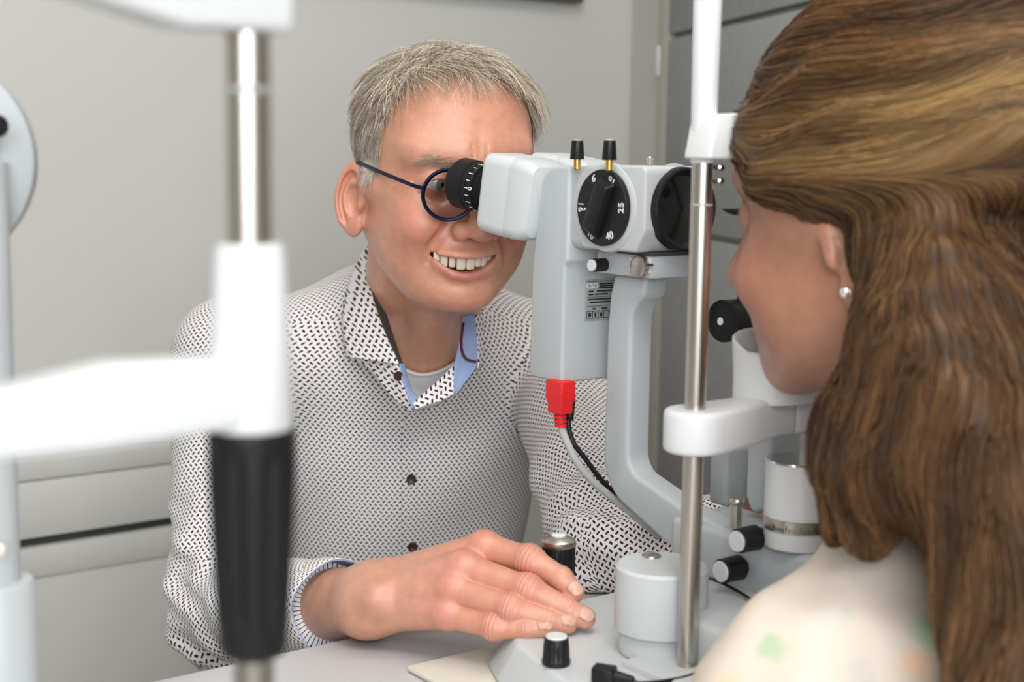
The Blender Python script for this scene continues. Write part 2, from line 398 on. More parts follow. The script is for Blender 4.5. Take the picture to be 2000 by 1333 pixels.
lathe('objective_glass', [(.0252, .0008), (.020, .0011), (.012, .0020), (.0, .0026)], (CX + .0015, .79, 1.1005), (0, -1, 0), m_blackg, ol, 40, cap=False)
# vertical lamp/beam housing behind the drum
hp = [(.8805, 1.052), (.8765, 1.056), (.8765, 1.131), (.886, 1.131)] + arc2(.886, 1.098, .033, 85, 0, 8) + [(.919, 1.075), (.9225, 1.05), (.9245, .962), (.92, .957), (.881, .957)]
hs = prism('beam_housing', hp, .711, .789, 'yz', m_grey, sl, bev=.0035, seg=4, ang=30)
box('housing_neck', (.7145, .85, 1.066), (.7855, .89, 1.1305), m_grey, sl, bev=.008, seg=4)
lb = box('rating_plate', (.7335, .8802, 1.006), (.7665, .8812, 1.0400), m_plate, hs, bev=.0004)
xdl = (1, 0, 0); zdl = (0, 0, 1)
text('plate_text', 'CSO', .0062, (.7405, .8800, 1.0347), xdl, zdl, m_print, lb)
for zz, x0, x1 in ((1.0362, .748, .762), (1.0345, .749, .764), (1.0328, .748, .764), (1.0303, .737, .742), (1.0303, .7455, .764), (1.0278, .737, .742), (1.0278, .7435, .757), (1.0237, .736, .764), (1.0213, .738, .764), (1.0160, .7415, .7445), (1.0160, .751, .757)):
    box('print_line', (x0, .87985, zz - .0006), (x1, .8803, zz + .0006), m_ink, lb, bev=0)
for zz in (1.0383, 1.0256, 1.0182, 1.0140, 1.0082):
    box('rule', (.7355, .87985, zz - .00015), (.7665, .8803, zz + .00015), m_ink, lb, bev=0)
for xx in (.7355, .7415, .7475, .7535, .7595):
    box('pictogram_cell', (xx - .00015, .87985, 1.0082), (xx + .00015, .8803, 1.0140), m_ink, lb, bev=0)
box('pictogram', (.7372, .87985, 1.0095), (.7398, .8803, 1.0127), m_ink, lb, bev=0)
box('pictogram', (.7438, .87985, 1.0092), (.7452, .8803, 1.0130), m_ink, lb, bev=0)
box('pictogram', (.7495, .87985, 1.0095), (.7518, .8803, 1.0127), m_ink, lb, bev=0)
# top knobs
for px, py, yy, hh in ((1127, 322, .866, .018), (1190, 318, .818, .019)):
    r = FW + EX * (px - 1000) / F - EY * (py - 666.5) / F
    p = CAM + r * (yy / r[1]); p[2] = 1.128
    st = cyl('knob_stem', p, p + np.array([0, 0, .012]), .0028, m_brass, sl)
    tk = lathe('top_knob', [(.0052, .0085), (.0056, .009), (.0046, .0225), (.0040, .023)], p, (0, 0, 1), m_black, st, 40, flute(10, .0005, .0088, .0222))
    lathe('knob_cap', [(.0036, .0228), (.0036, .0238)], p, (0, 0, 1), m_whiteh, tk, 24)
lathe('fixation_pin', [(.0022, 0), (.0022, .005), (.0034, .0075), (.003, .0085)], (.748, .823, 1.131), (0, 0, 1), m_steel, sl, 24)
# binocular : mount ring, prism housings and eyepieces
EYE_R = at(880, 352, 1.232); EYE_L = EYE_R + np.array([.060, .014, .0])
MC = np.array([CX, .9245, 1.096])
lathe('mount_ring', [(.034, -.012), (.034, .004), (.030, .008)], MC, (0, 1, .1), m_ring, sl, 48)
def rrect(w, h, r, n=5):
    L = []
    for cx, cy, a0 in ((w - r, h - r, 0), (-w + r, h - r, 90), (-w + r, -h + r, 180), (w - r, -h + r, 270)):
        L += arc2(cx, cy, r, a0, a0 + 90, n)
    return L
for side, E in ((-1, EYE_R), (1, EYE_L)):
    E = np.array(E)
    q = np.array([CX + side * .029, .921, 1.1015])
    dv = E - q; L = np.linalg.norm(dv); dv /= L
    eb = q + dv * (L - .012 - .046)      # start of eyepiece
    # prism body
    secs = [(0, .78), (.004, .86), (.010, .92)]
    P0 = q - dv * .006
    l2 = np.linalg.norm(eb - P0)
    lb_ = l2 - .030
    path = [P0, P0 + dv * .002, P0 + dv * .009, P0 + dv * (lb_ - .006), P0 + dv * (lb_ - .002), P0 + dv * lb_, P0 + dv * (lb_ + .0006), P0 + dv * (lb_ + .0016)] + [P0 + dv * t for t in (l2 - .004, l2 - .0012, l2)]
    V, Fc = sweep(path, rrect(.0255, .0335, .0095, 7), scale=[.62, .86, .97, 1.0, .995, .985, .985, 1.0, .985, .975, .94], up=(0, 0, 1))
    pb = pyd('prism_housing', V, Fc, m_grey2, sl, 40)
    ep = lathe('eyepiece', [(.0158, -.004), (.0158, .012), (.0172, .0125), (.0172, .016), (.0198, .0165), (.0205, .018), (.0205, .021), (.0195, .0215), (.0195, .0225)] + [(.0203, .0226), (.0208, .023), (.0208, .0265), (.0203, .027), (.0215, .0275), (.0218, .030), (.0218, .043), (.0195, .046), (.014, .0445), (.012, .040)], eb, dv, m_blackr, pb, 64)
    lathe('eyepiece_lens', [(.0125, .0405), (.008, .042), (.0, .0425)], eb, dv, m_blackg, ep, 32, cap=False)
    a_, u_, v_ = frame_of(dv)
    for i in range(20):
        t = math.radians(i * 18); rad = math.cos(t) * u_ + math.sin(t) * v_; tn = -math.sin(t) * u_ + math.cos(t) * v_
        c = eb + dv * .0195 + rad * .0205
        hl = .0016 if i % 2 else .0024
        V = [c + tn * sx * .0003 + dv * sy * hl + rad * sz * .0003 for sx in (-1, 1) for sy in (-1, 1) for sz in (-1, 1)]
        pyd('scale_mark', V, [(0, 1, 3, 2), (4, 5, 7, 6), (0, 1, 5, 4), (2, 3, 7, 6), (0, 2, 6, 4), (1, 3, 7, 5)], m_print, ep)
        if i % 5 == 0:
            text('scale_numeral', '5' if i % 10 else '0', .006, c - dv * .0042, tn, dv, m_print, ep)

# ------------------------------------------------------------------ cables
rp = root('power_cable', 'grey power cable with red plug hanging below the microscope body', 'cable', at(1095, 790, 1.15))
px0 = np.array([.712, .897, .958])
def plugsec(z, wx, wy, c=px0): return [(c[0] + sx * wx, c[1] + sy * wy, z) for sx, sy in ((-1, -1), (1, -1), (1, 1), (-1, 1))]
px0 = at(1095, 752, 1.148)
V = []; zz0 = px0[2]
for dz, wx, wy in ((.004, .0075, .0105), (-.011, .0075, .0105), (-.015, .0065, .0090), (-.023, .0065, .0085), (-.0235, .004, .005)):
    V += plugsec(zz0 + dz, wx, wy, px0)
Fc = [(3, 2, 1, 0), (16, 17, 18, 19)]
for j in range(4):
    for i in range(4): Fc.append((j * 4 + i, j * 4 + (i + 1) % 4, j * 4 + 4 + (i + 1) % 4, j * 4 + 4 + i))
plug = pyd('plug', V, Fc, m_red, rp, 30)
bmv = plug.modifiers.new('b', 'BEVEL'); bmv.width = .0012; bmv.segments = 2
for i in range(3):
    c = px0 + np.array([.0005 * i, -.0003 * i, -.0245 - i * .0036])
    lathe('strain_relief_ring', [(.0048, 0), (.0055, -.0005), (.0055, -.0022), (.0048, -.0027)], c, (0, 0, 1), m_red, plug, 24)
for i in range(4):
    z = zz0 - .004 - i * .002
    box('grip_rib', (px0[0] - .0045, px0[1] - .0109, z - .0005), (px0[0] + .0045, px0[1] - .0100, z + .0005), m_red, plug, bev=.0002)
cpts = [px0 + np.array([0, 0, -.024]), px0 + np.array([.001, -.001, -.035]), at(1106, 860, 1.145), at(1125, 900, 1.144), at(1155, 938, 1.148), at(1190, 968, 1.155), at(1230, 1000, 1.16), at(1290, 1050, 1.16)]
tube('cable', cpts, .0031, m_cable, rp, 14)
bc = root('black_cable', 'thin glossy black cable beside the grey cable under the microscope', 'cable', at(1120, 850, 1.15))
sp = at(1117, 750, 1.152)
box('socket', sp - np.array([.002, .002, .012]), sp + np.array([.002, .002, .006]), m_cable, bc, bev=.0005)
cyl('sleeve', sp + np.array([0, 0, -.011]), sp + np.array([-.002, 0, -.030]), .0034, m_black, bc)
tube('cable', [sp + np.array([-.001, 0, -.026]), at(1110, 830, 1.15), at(1120, 865, 1.147), at(1142, 895, 1.15), at(1172, 935, 1.155), at(1205, 968, 1.16), at(1290, 1040, 1.165)], .0021, m_black, bc, 12)
pg = root('plug_cable', 'black right-angle plug with cable lying on the slit lamp base', 'cable', atz(1200, 1330, .8))
pz = .8015
A = atz(1162, 1316, pz); B = atz(1200, 1322, pz); dA = (B - A) / np.linalg.norm(B - A)
nn = np.cross((0, 0, 1), dA)
V, Fc = sweep([A - dA * .001, A, A + dA * .013, A + dA * .014], rrect(.0055, .0062, .002, 3), up=(0, 0, 1), scale=[.85, 1, 1, .85])
pyd('plug', V, Fc, m_black, pg, 40)
cyl('strain_relief', A + dA * .013, A + dA * .027 + np.array([0, 0, -.001]), .0042, m_black, pg, r2=.0030)
tube('cable', [A + dA * .025 + np.array([0, 0, -.001]), atz(1250, 1338, .7985), atz(1310, 1332, .7985), atz(1360, 1318, .7985), atz(1420, 1280, .7985), atz(1460, 1250, .7985)], .0022, m_black, pg, 10)

# ------------------------------------------------------------------ chin rest in front of the woman
hr = root('chin_rest', 'steel and white chin and forehead rest between slit lamp and woman', 'chin rest', (CX, .665, ZT))
PX, PY = .650, .665
for sx, x in ((-1, PX), (1, 2 * CX - PX)):
    po = cyl('post', (x, PY, ZT + .006), (x, PY, 1.1395), .007, m_steel, hr, seg=40)
    lathe('post_groove', [(.00705, 0), (.00725, .0003), (.00725, .0010), (.00705, .0013)], (x, PY, 1.1085), (0, 0, 1), m_midgrey, po)
    lathe('post_foot', [(.014, 0), (.014, .012), (.008, .015)], (x, PY, ZT + .005), (0, 0, 1), m_midgrey, po)
    lathe('post_sleeve', [(.0078, 1.136), (.0082, 1.138), (.0096, 1.30), (.0085, 1.302)], (x, PY, 0), (0, 0, 1), m_whiteh, hr, 40)
    fb = prism('forehead_bracket', [(x - .012, 1.1385), (x + .0125, 1.1385), (x + .0135, 1.168), (x - .006, 1.1655)], PY - .018, PY + .006, 'xz', m_whiteh, hr, bev=.002, seg=3)
    for zz in (1.147, 1.158):
        lathe('bracket_screw', [(.0017, 0), (.0014, .0008)], (x + .0085, PY - .0183, zz), (0, -1, 0), m_steel, fb, 16)
    for zz in (1.1245, 1.133):
        lathe('thumb_screw', [(.0020, 0), (.0025, .001), (.0022, .002), (.0010, .0026)], (x + .0085, PY - .0075, zz), (-.3, -1, 0), m_chrome, hr, 20)
        cyl('screw_shank', (x + .0085, PY - .009, zz), (x + .0085, PY, zz), .0016, m_steel, hr)
# clamp rings and bridge arm carrying the chin cup
def ring_arm(name, x, dirx):
    L = arc2(x, PY, .0205, 90 if dirx > 0 else -90, 270 if dirx > 0 else 90, 14)
    if dirx > 0:
        L = L + [(x + .006, PY - .0205), (x + .052, PY - .010), (CX - .02, PY + .0), (CX + .0, PY), (CX + .0, PY + .02), (x + .052, PY + .02)]
    else:
        L = L + [(x - .006, PY + .0205), (x - .052, PY + .02), (CX + .0, PY + .02), (CX + .0, PY), (x - .052, PY - .010), (x - .006, PY - .0205)]
    return prism(name, L, .9465, .9755, 'xy', m_white, hr, bev=.004, seg=4, ang=25)
ring_arm('clamp_arm', PX, 1); ring_arm('clamp_arm', 2 * CX - PX, -1)
# chin cup : curved trough
nU = 24; V = []; Fc = []
for j, (sc, z) in enumerate(((1.0, .972), (1.0, .990), (1.04, 1.006), (1.0, 1.0075), (.90, 1.005), (.86, .992), (.84, .986))):
    for i in range(nU):
        t = 2 * math.pi * i / nU; c, s = math.cos(t), math.sin(t)
        c = math.copysign(abs(c) ** .7, c); s = math.copysign(abs(s) ** .7, s)
        V.append((CX + .040 * sc * c, PY + .012 + .027 * sc * s, z + (.012 if s > .2 and j in (2, 3, 4) else 0) * max(0, s)))
for j in range(6):
    for i in range(nU):
        k = (i + 1) % nU; Fc.append((j * nU + i, j * nU + k, (j + 1) * nU + k, (j + 1) * nU + i))
Fc.append(tuple(range(nU))); Fc.append(tuple(6 * nU + i for i in range(nU)))
pyd('chin_cup', V, Fc, m_white, hr, 50)
V = []
box('forehead_band', (PX, PY - .010, 1.140), (2 * CX - PX, PY + .002, 1.165), m_whiteh, hr, bev=.003)

# ------------------------------------------------------------------ second head rest (near left)
h2 = root('head_rest', 'blurred white head rest stand with fluted black grip at the near left', 'head rest', (.222, .449, ZT))
RX, RY = .2232, .4505
def zr(py): return at(487, py, .5)[2]
cyl('rod', (RX, RY, ZT), (RX, RY, zr(20)), .0076, m_steel, h2, seg=40)
lathe('rod_groove', [(.0077, 0), (.0079, .0004), (.0079, .0014), (.0077, .0018)], (RX, RY, zr(184)), (0, 0, 1), m_midgrey, h2)
lathe('rod_foot', [(.016, 0), (.016, .012), (.009, .016)], (RX, RY, ZT), (0, 0, 1), m_midgrey, h2)
z0, z1 = zr(838), zr(474)
lathe('socket', [(.0146, z0), (.0152, z0 + .002), (.0142, z0 + (z1 - z0) * .4), (.0122, z1 - .002), (.0112, z1)], (RX, RY, 0), (0, 0, 1), m_whiteh, h2, 48)
zg = zr(1308)
def gf(t, h, r):
    k = (h - zg) / (z0 - zg)
    e = max(0, min(1, (k - .10) * 8)) * max(0, min(1, (.93 - k) * 14))
    return r - .0016 * e * max(0, math.cos(8 * t)) ** 2
gp = [(.0085, zg), (.0115, zg + .002)]
for i in range(1, 30):
    k = i / 30; gp.append((.0118 + .0036 * min(1, k * 1.25) ** .7, zg + .002 + (z0 - zg - .003) * k))
gp += [(.0154, z0 - .0015), (.0148, z0)]
lathe('grip', gp, (RX, RY, 0), (0, 0, 1), m_blackr, h2, 96, gf)
# lower white arm to the left (-x), tapering body
zt, zb = zr(694), zr(832)
prism('chin_arm', [(RX + .004, zb), (RX + .004, zt), (RX - .052, zt + .0015), (RX - .085, zt - .004), (RX - .16, zt - .010), (RX - .16, zb - .0), (RX - .06, zb - .001), (RX - .012, zb + .001)], RY - .012, RY + .012, 'xz', m_whiteh, h2, bev=.003, seg=3)
zt2 = zr(49) - .004
prism('forehead_arm', [(RX + .0125, zt2), (RX + .0125, zt2 + .03), (RX - .16, zt2 + .05), (RX - .16, zt2 + .022), (RX - .060, zt2 + .0075), (RX - .028, zt2)], RY - .012, RY + .012, 'xz', m_whiteh, h2, bev=.003, seg=3)
# mirror-side post carrying the other ends of both arms
cyl('far_rod', (RX - .172, RY, ZT), (RX - .172, RY, zt2 + .07), .0070, m_steel, h2, seg=32)
lathe('far_socket', [(.0146, zb), (.0152, zb + .003), (.0135, zt + .01), (.0112, zt + .012)], (RX - .172, RY, 0), (0, 0, 1), m_whiteh, h2, 40)
lathe('far_socket', [(.0126, zt2 + .012), (.0132, zt2 + .015), (.0132, zt2 + .055), (.0112, zt2 + .058)], (RX - .172, RY, 0), (0, 0, 1), m_whiteh, h2, 40)

# ------------------------------------------------------------------ second instrument (far left edge)
D2 = .78
i2 = root('keratometer', 'pale grey second examination instrument cut off by the left picture edge', 'instrument', at(-40, 1250, D2) * np.array([1, 1, 0]) + np.array([0, 0, ZT]))
hc = at(-158, 312, D2)
lathe('head_disc', [(.030, -.020), (.052, -.016), (.060, -.008), (.062, .0), (.060, .012), (.050, .018), (.030, .020)], hc, (-.35, -.94, 0), m_grey, i2, 64)
kk = at(-4, 246, D2 - .03); cyl('focus_knob', kk, kk + np.array([.0, .03, 0]), .006, m_black, i2)
cb = at(-20, 700, D2); cb2 = at(-20, 1150, D2)
cyl('column', (cb[0], cb[1], cb2[2] - .02), (cb[0], cb[1], hc[2]), .0125, m_grey, i2, seg=40)
sc = at(-2, 1075, D2 - .012); lathe('column_screw', [(.004, 0), (.0035, .002), (0, .003)], sc, (-.5, -.85, 0), m_cream, i2, 20)
lathe('pedestal', [(.0205, ZT), (.0205, cb2[2] - .003), (.0185, cb2[2])], (cb[0], cb[1], 0), (0, 0, 1), m_grey, i2, 48)

hn = np.array([-.35, -.94, 0]); hn /= np.linalg.norm(hn)
lathe('bezel', [(.040, .017), (.042, .022), (.036, .024), (.034, .019)], hc, hn, m_midgrey, i2, 48)
vt = lathe('viewing_tube', [(.022, .015), (.022, .045), (.0195, .048), (.017, .046), (.016, .030)], hc, hn, m_black, i2, 40)
lathe('front_lens', [(.0165, .030), (.010, .033), (.0, .034)], hc, hn, m_blackg, vt, 32, cap=False)
cyl('neck', (cb[0], cb[1], hc[2] - .012), hc - np.array([0, 0, .012]), .010, m_grey, i2)

# ------------------------------------------------------------------ implicit surfaces -> mesh
f32 = np.float32
def _v(a): return np.array(a, f32)
def ell(P, c, r):
    q = (P - _v(c)); r = _v(r)
    a = q / r; k0 = np.sqrt((a * a).sum(1)); b = a / r; k1 = np.sqrt((b * b).sum(1)) + 1e-9
    return k0 * (k0 - 1) / k1
def rc(P, a, b, ra, rb):
    a = _v(a); b = _v(b); d = b - a; w = P - a
    h = np.clip((w @ d) / (d @ d), 0, 1)
    q = w - h[:, None] * d
    return np.sqrt((q * q).sum(1)) - (ra + (rb - ra) * h)
def chain(P, pts, rad):
    d = None
    for i in range(len(pts) - 1):
        e = rc(P, pts[i], pts[i + 1], rad[i], rad[i + 1]); d = e if d is None else np.minimum(d, e)
    return d
def smin(a, b, k):
    h = np.maximum(k - np.abs(a - b), 0) / k
    return np.minimum(a, b) - h * h * k * .25
def smax(a, b, k): return -smin(-a, -b, k)
def gauss(P, c, s):
    q = (P - _v(c)) / _v(s); return np.exp(-(q * q).sum(1))
def sdf_mesh(fn, lo, hi, h, c=6, margin=1.0, proj=2):
    lo = np.array(lo, float); n = np.ceil((np.array(hi) - lo) / (h * c)).astype(int)
    bx = [lo[i] + h * c * (np.arange(n[i]) + .5) - h * .5 for i in range(3)]
    B = np.stack(np.meshgrid(*bx, indexing='ij'), -1).reshape(-1, 3).astype(f32)
    db = np.concatenate([fn(B[i:i + 200000]) for i in range(0, len(B), 200000)])
    act = np.abs(db) < h * c * (.9 + margin)
    V = np.repeat(np.sign(db)[:, None] * 1.0, c ** 3, 1).astype(f32)
    off = np.stack(np.meshgrid(*[(np.arange(c) - (c - 1) / 2) * h] * 3, indexing='ij'), -1).reshape(-1, 3).astype(f32)
    ia = np.nonzero(act)[0]
    for i in range(0, len(ia), 2000):
        j = ia[i:i + 2000]; P = (B[j][:, None] + off[None]).reshape(-1, 3)
        V[j] = fn(P).reshape(len(j), -1)
    V = V.reshape(n[0], n[1], n[2], c, c, c).transpose(0, 3, 1, 4, 2, 5).reshape(n * c)
    s = V < 0; N = V.shape
    cnt = np.zeros([k - 1 for k in N], np.int8)
    for dx in (0, 1):
        for dy in (0, 1):
            for dz in (0, 1):
                cnt += s[dx:N[0] - 1 + dx, dy:N[1] - 1 + dy, dz:N[2] - 1 + dz]
    I = np.argwhere((cnt > 0) & (cnt < 8))
    co = {}
    for dx in (0, 1):
        for dy in (0, 1):
            for dz in (0, 1): co[dx, dy, dz] = V[I[:, 0] + dx, I[:, 1] + dy, I[:, 2] + dz]
    acc = np.zeros((len(I), 3)); m = np.zeros(len(I))
    for a in co:
        for ax in range(3):
            if a[ax] == 0:
                b = list(a); b[ax] = 1; va, vb = co[a], co[tuple(b)]
                k = (va < 0) != (vb < 0); t = np.where(k, va / np.where(k, va - vb, 1), 0)
                p = np.zeros((len(I), 3)); p[:] = a; p[:, ax] = t
                acc += p * k[:, None]; m += k
    P = (lo + (I + acc / m[:, None]) * h).astype(f32)
    ids = np.full(cnt.shape, -1, np.int64); ids[tuple(I.T)] = np.arange(len(I))
    Q = []
    for ax in range(3):
        u, v = (ax + 1) % 3, (ax + 2) % 3
        sl = [slice(1, N[i] - 1) for i in range(3)]; sl[ax] = slice(0, N[ax] - 1)
        sl2 = list(sl); sl2[ax] = slice(1, N[ax])
        A, Bq = s[tuple(sl)], s[tuple(sl2)]
        E = np.argwhere(A != Bq)
        flip = A[tuple(E.T)]
        st = np.array([1, 1, 1]); st[ax] = 0; E = E + st
        def cid(du, dv):
            e = E.copy(); e[:, u] -= du; e[:, v] -= dv; return ids[tuple(e.T)]
        q = np.stack([cid(1, 1), cid(0, 1), cid(0, 0), cid(1, 0)], 1)
        q[~flip] = q[~flip][:, ::-1]
        Q.append(q)
    Q = np.concatenate(Q); Q = Q[(Q >= 0).all(1)]
    for _ in range(proj):
        e = h * .4; d, G = grad(fn, P, e)
        P = (P - np.clip(d, -h, h)[:, None] * .9 * G).astype(f32)
    return P, Q
def grad(fn, P, e=.0008):
    d = fn(P); g = np.stack([fn(P + _v(np.eye(3)[i] * e)) for i in range(3)], 1) - d[:, None]
    g /= np.linalg.norm(g, axis=1)[:, None] + 1e-12
    return d, g
def np_mesh(name, P, Q, sm=True):
    me = bpy.data.meshes.new(name); k = Q.shape[1]
    me.vertices.add(len(P)); me.vertices.foreach_set('co', np.asarray(P, f32).ravel())
    me.loops.add(len(Q) * k); me.loops.foreach_set('vertex_index', np.asarray(Q, np.int32).ravel())
    me.polygons.add(len(Q)); me.polygons.foreach_set('loop_start', np.arange(0, len(Q) * k, k, dtype=np.int32))
    me.polygons.foreach_set('use_smooth', np.full(len(Q), sm))
    me.update(calc_edges=True); return me
def set_col(me, C, name='col'):
    a = me.attributes.new(name, 'FLOAT_COLOR', 'POINT')
    a.data.foreach_set('color', np.concatenate([C, np.ones((len(C), 1))], 1).astype(f32).ravel())
def set_uv(me, UV):
    l = me.uv_layers.new(name='UVMap'); l.data.foreach_set('uv', UV.astype(f32).ravel())
def ray(px, py, fn, d0=.5, d1=2.2, off=0.):
    """first point of an implicit body seen at a photo position, pushed out by off along its normal"""
    r = FW + EX * (px - 1000) / F - EY * (py - 666.5) / F
    t = d0
    for _ in range(200):
        d = float(fn(_v([CAM + r * t]))[0])
        if d < 1e-4 or t > d1: break
        t += max(d * .7, 2e-4)
    p = CAM + r * t
    _, g = grad(fn, _v([p])); return p + g[0] * off, g[0]
def vcol_mat(name, rough=.5, sss=0., bump=0., bscale=500., spec=.4, rad=(.008, .003, .0015), var=0., vscale=200.):
    m = bpy.data.materials.new(name); m.use_nodes = True; nt = m.node_tree; b = nt.nodes['Principled BSDF']
    at_ = nt.nodes.new('ShaderNodeAttribute'); at_.attribute_name = 'col'
    src = at_.outputs['Color']; tc = nt.nodes.new('ShaderNodeTexCoord')
    if var:
        n = nt.nodes.new('ShaderNodeTexNoise'); n.inputs['Scale'].default_value = vscale; n.inputs['Detail'].default_value = 6; n.inputs['Roughness'].default_value = .65
        nt.links.new(tc.outputs['Object'], n.inputs['Vector'])
        mr = nt.nodes.new('ShaderNodeMapRange'); mr.inputs[1].default_value = .3; mr.inputs[2].default_value = .7; mr.inputs[3].default_value = 1 - var; mr.inputs[4].default_value = 1 + var
        nt.links.new(n.outputs['Fac'], mr.inputs[0])
        mx = nt.nodes.new('ShaderNodeVectorMath'); mx.operation = 'SCALE'
        nt.links.new(src, mx.inputs[0]); nt.links.new(mr.outputs[0], mx.inputs[3]); src = mx.outputs[0]
    nt.links.new(src, b.inputs['Base Color'])
    b.inputs['Roughness'].default_value = rough; b.inputs['Specular IOR Level'].default_value = spec
    if sss:
        b.inputs['Subsurface Weight'].default_value = sss; b.inputs['Subsurface Radius'].default_value = rad; b.inputs['Subsurface Scale'].default_value = 1.
    if bump:
        n = nt.nodes.new('ShaderNodeTexNoise'); n.inputs['Scale'].default_value = bscale; n.inputs['Detail'].default_value = 6
        nt.links.new(tc.outputs['Object'], n.inputs['Vector'])
        bp = nt.nodes.new('ShaderNodeBump'); bp.inputs['Strength'].default_value = bump; bp.inputs['Distance'].default_value = .001
        nt.links.new(n.outputs['Fac'], bp.inputs['Height']); nt.links.new(bp.outputs[0], b.inputs['Normal'])
    return m
RNG = np.random.default_rng(7)
def strands(name, roots, paths_fn, n, seg, rad, mat_, parent, cols, taper=.35):
    """paths: (n, seg+1, 3); three-sided tapered tubes joined into one hair object"""
    P = paths_fn; k = seg + 1
    T = np.gradient(P, axis=1); T /= np.linalg.norm(T, axis=2, keepdims=True) + 1e-9
    ref = np.zeros_like(T); ref[..., 2] = 1; ref[np.abs(T[..., 2]) > .9] = (1, 0, 0)
    U = np.cross(ref, T); U /= np.linalg.norm(U, axis=2, keepdims=True) + 1e-9; Wv = np.cross(T, U)
    s = np.linspace(0, 1, k); rr = (np.minimum(1, .5 + s * 4) * (1 - (1 - taper) * s ** 2))[None, :, None] * (rad if np.ndim(rad) == 0 else rad[:, None, None])
    ring = [P + rr * (U * math.cos(a) + Wv * math.sin(a)) for a in (0, 2.0944, 4.1888)]
    V = np.stack(ring, 2).reshape(-1, 3)
    base = (np.arange(n)[:, None] * k + np.arange(seg)[None]) * 3
    Q = []
    for j in range(3):
        l = (j + 1) % 3
        Q.append(np.stack([base + j, base + l, base + 3 + l, base + 3 + j], -1).reshape(-1, 4))
    me = np_mesh(name, V, np.concatenate(Q))
    set_col(me, np.repeat(cols, k * 3, axis=0) if cols.ndim == 2 else cols.reshape(-1, 3).repeat(3, 0))
    o = link(name, me, mat_, parent); return o
def hair_mat(name, rough=.42, spec=.5):
    m = vcol_mat(name, rough=rough, spec=spec); return m

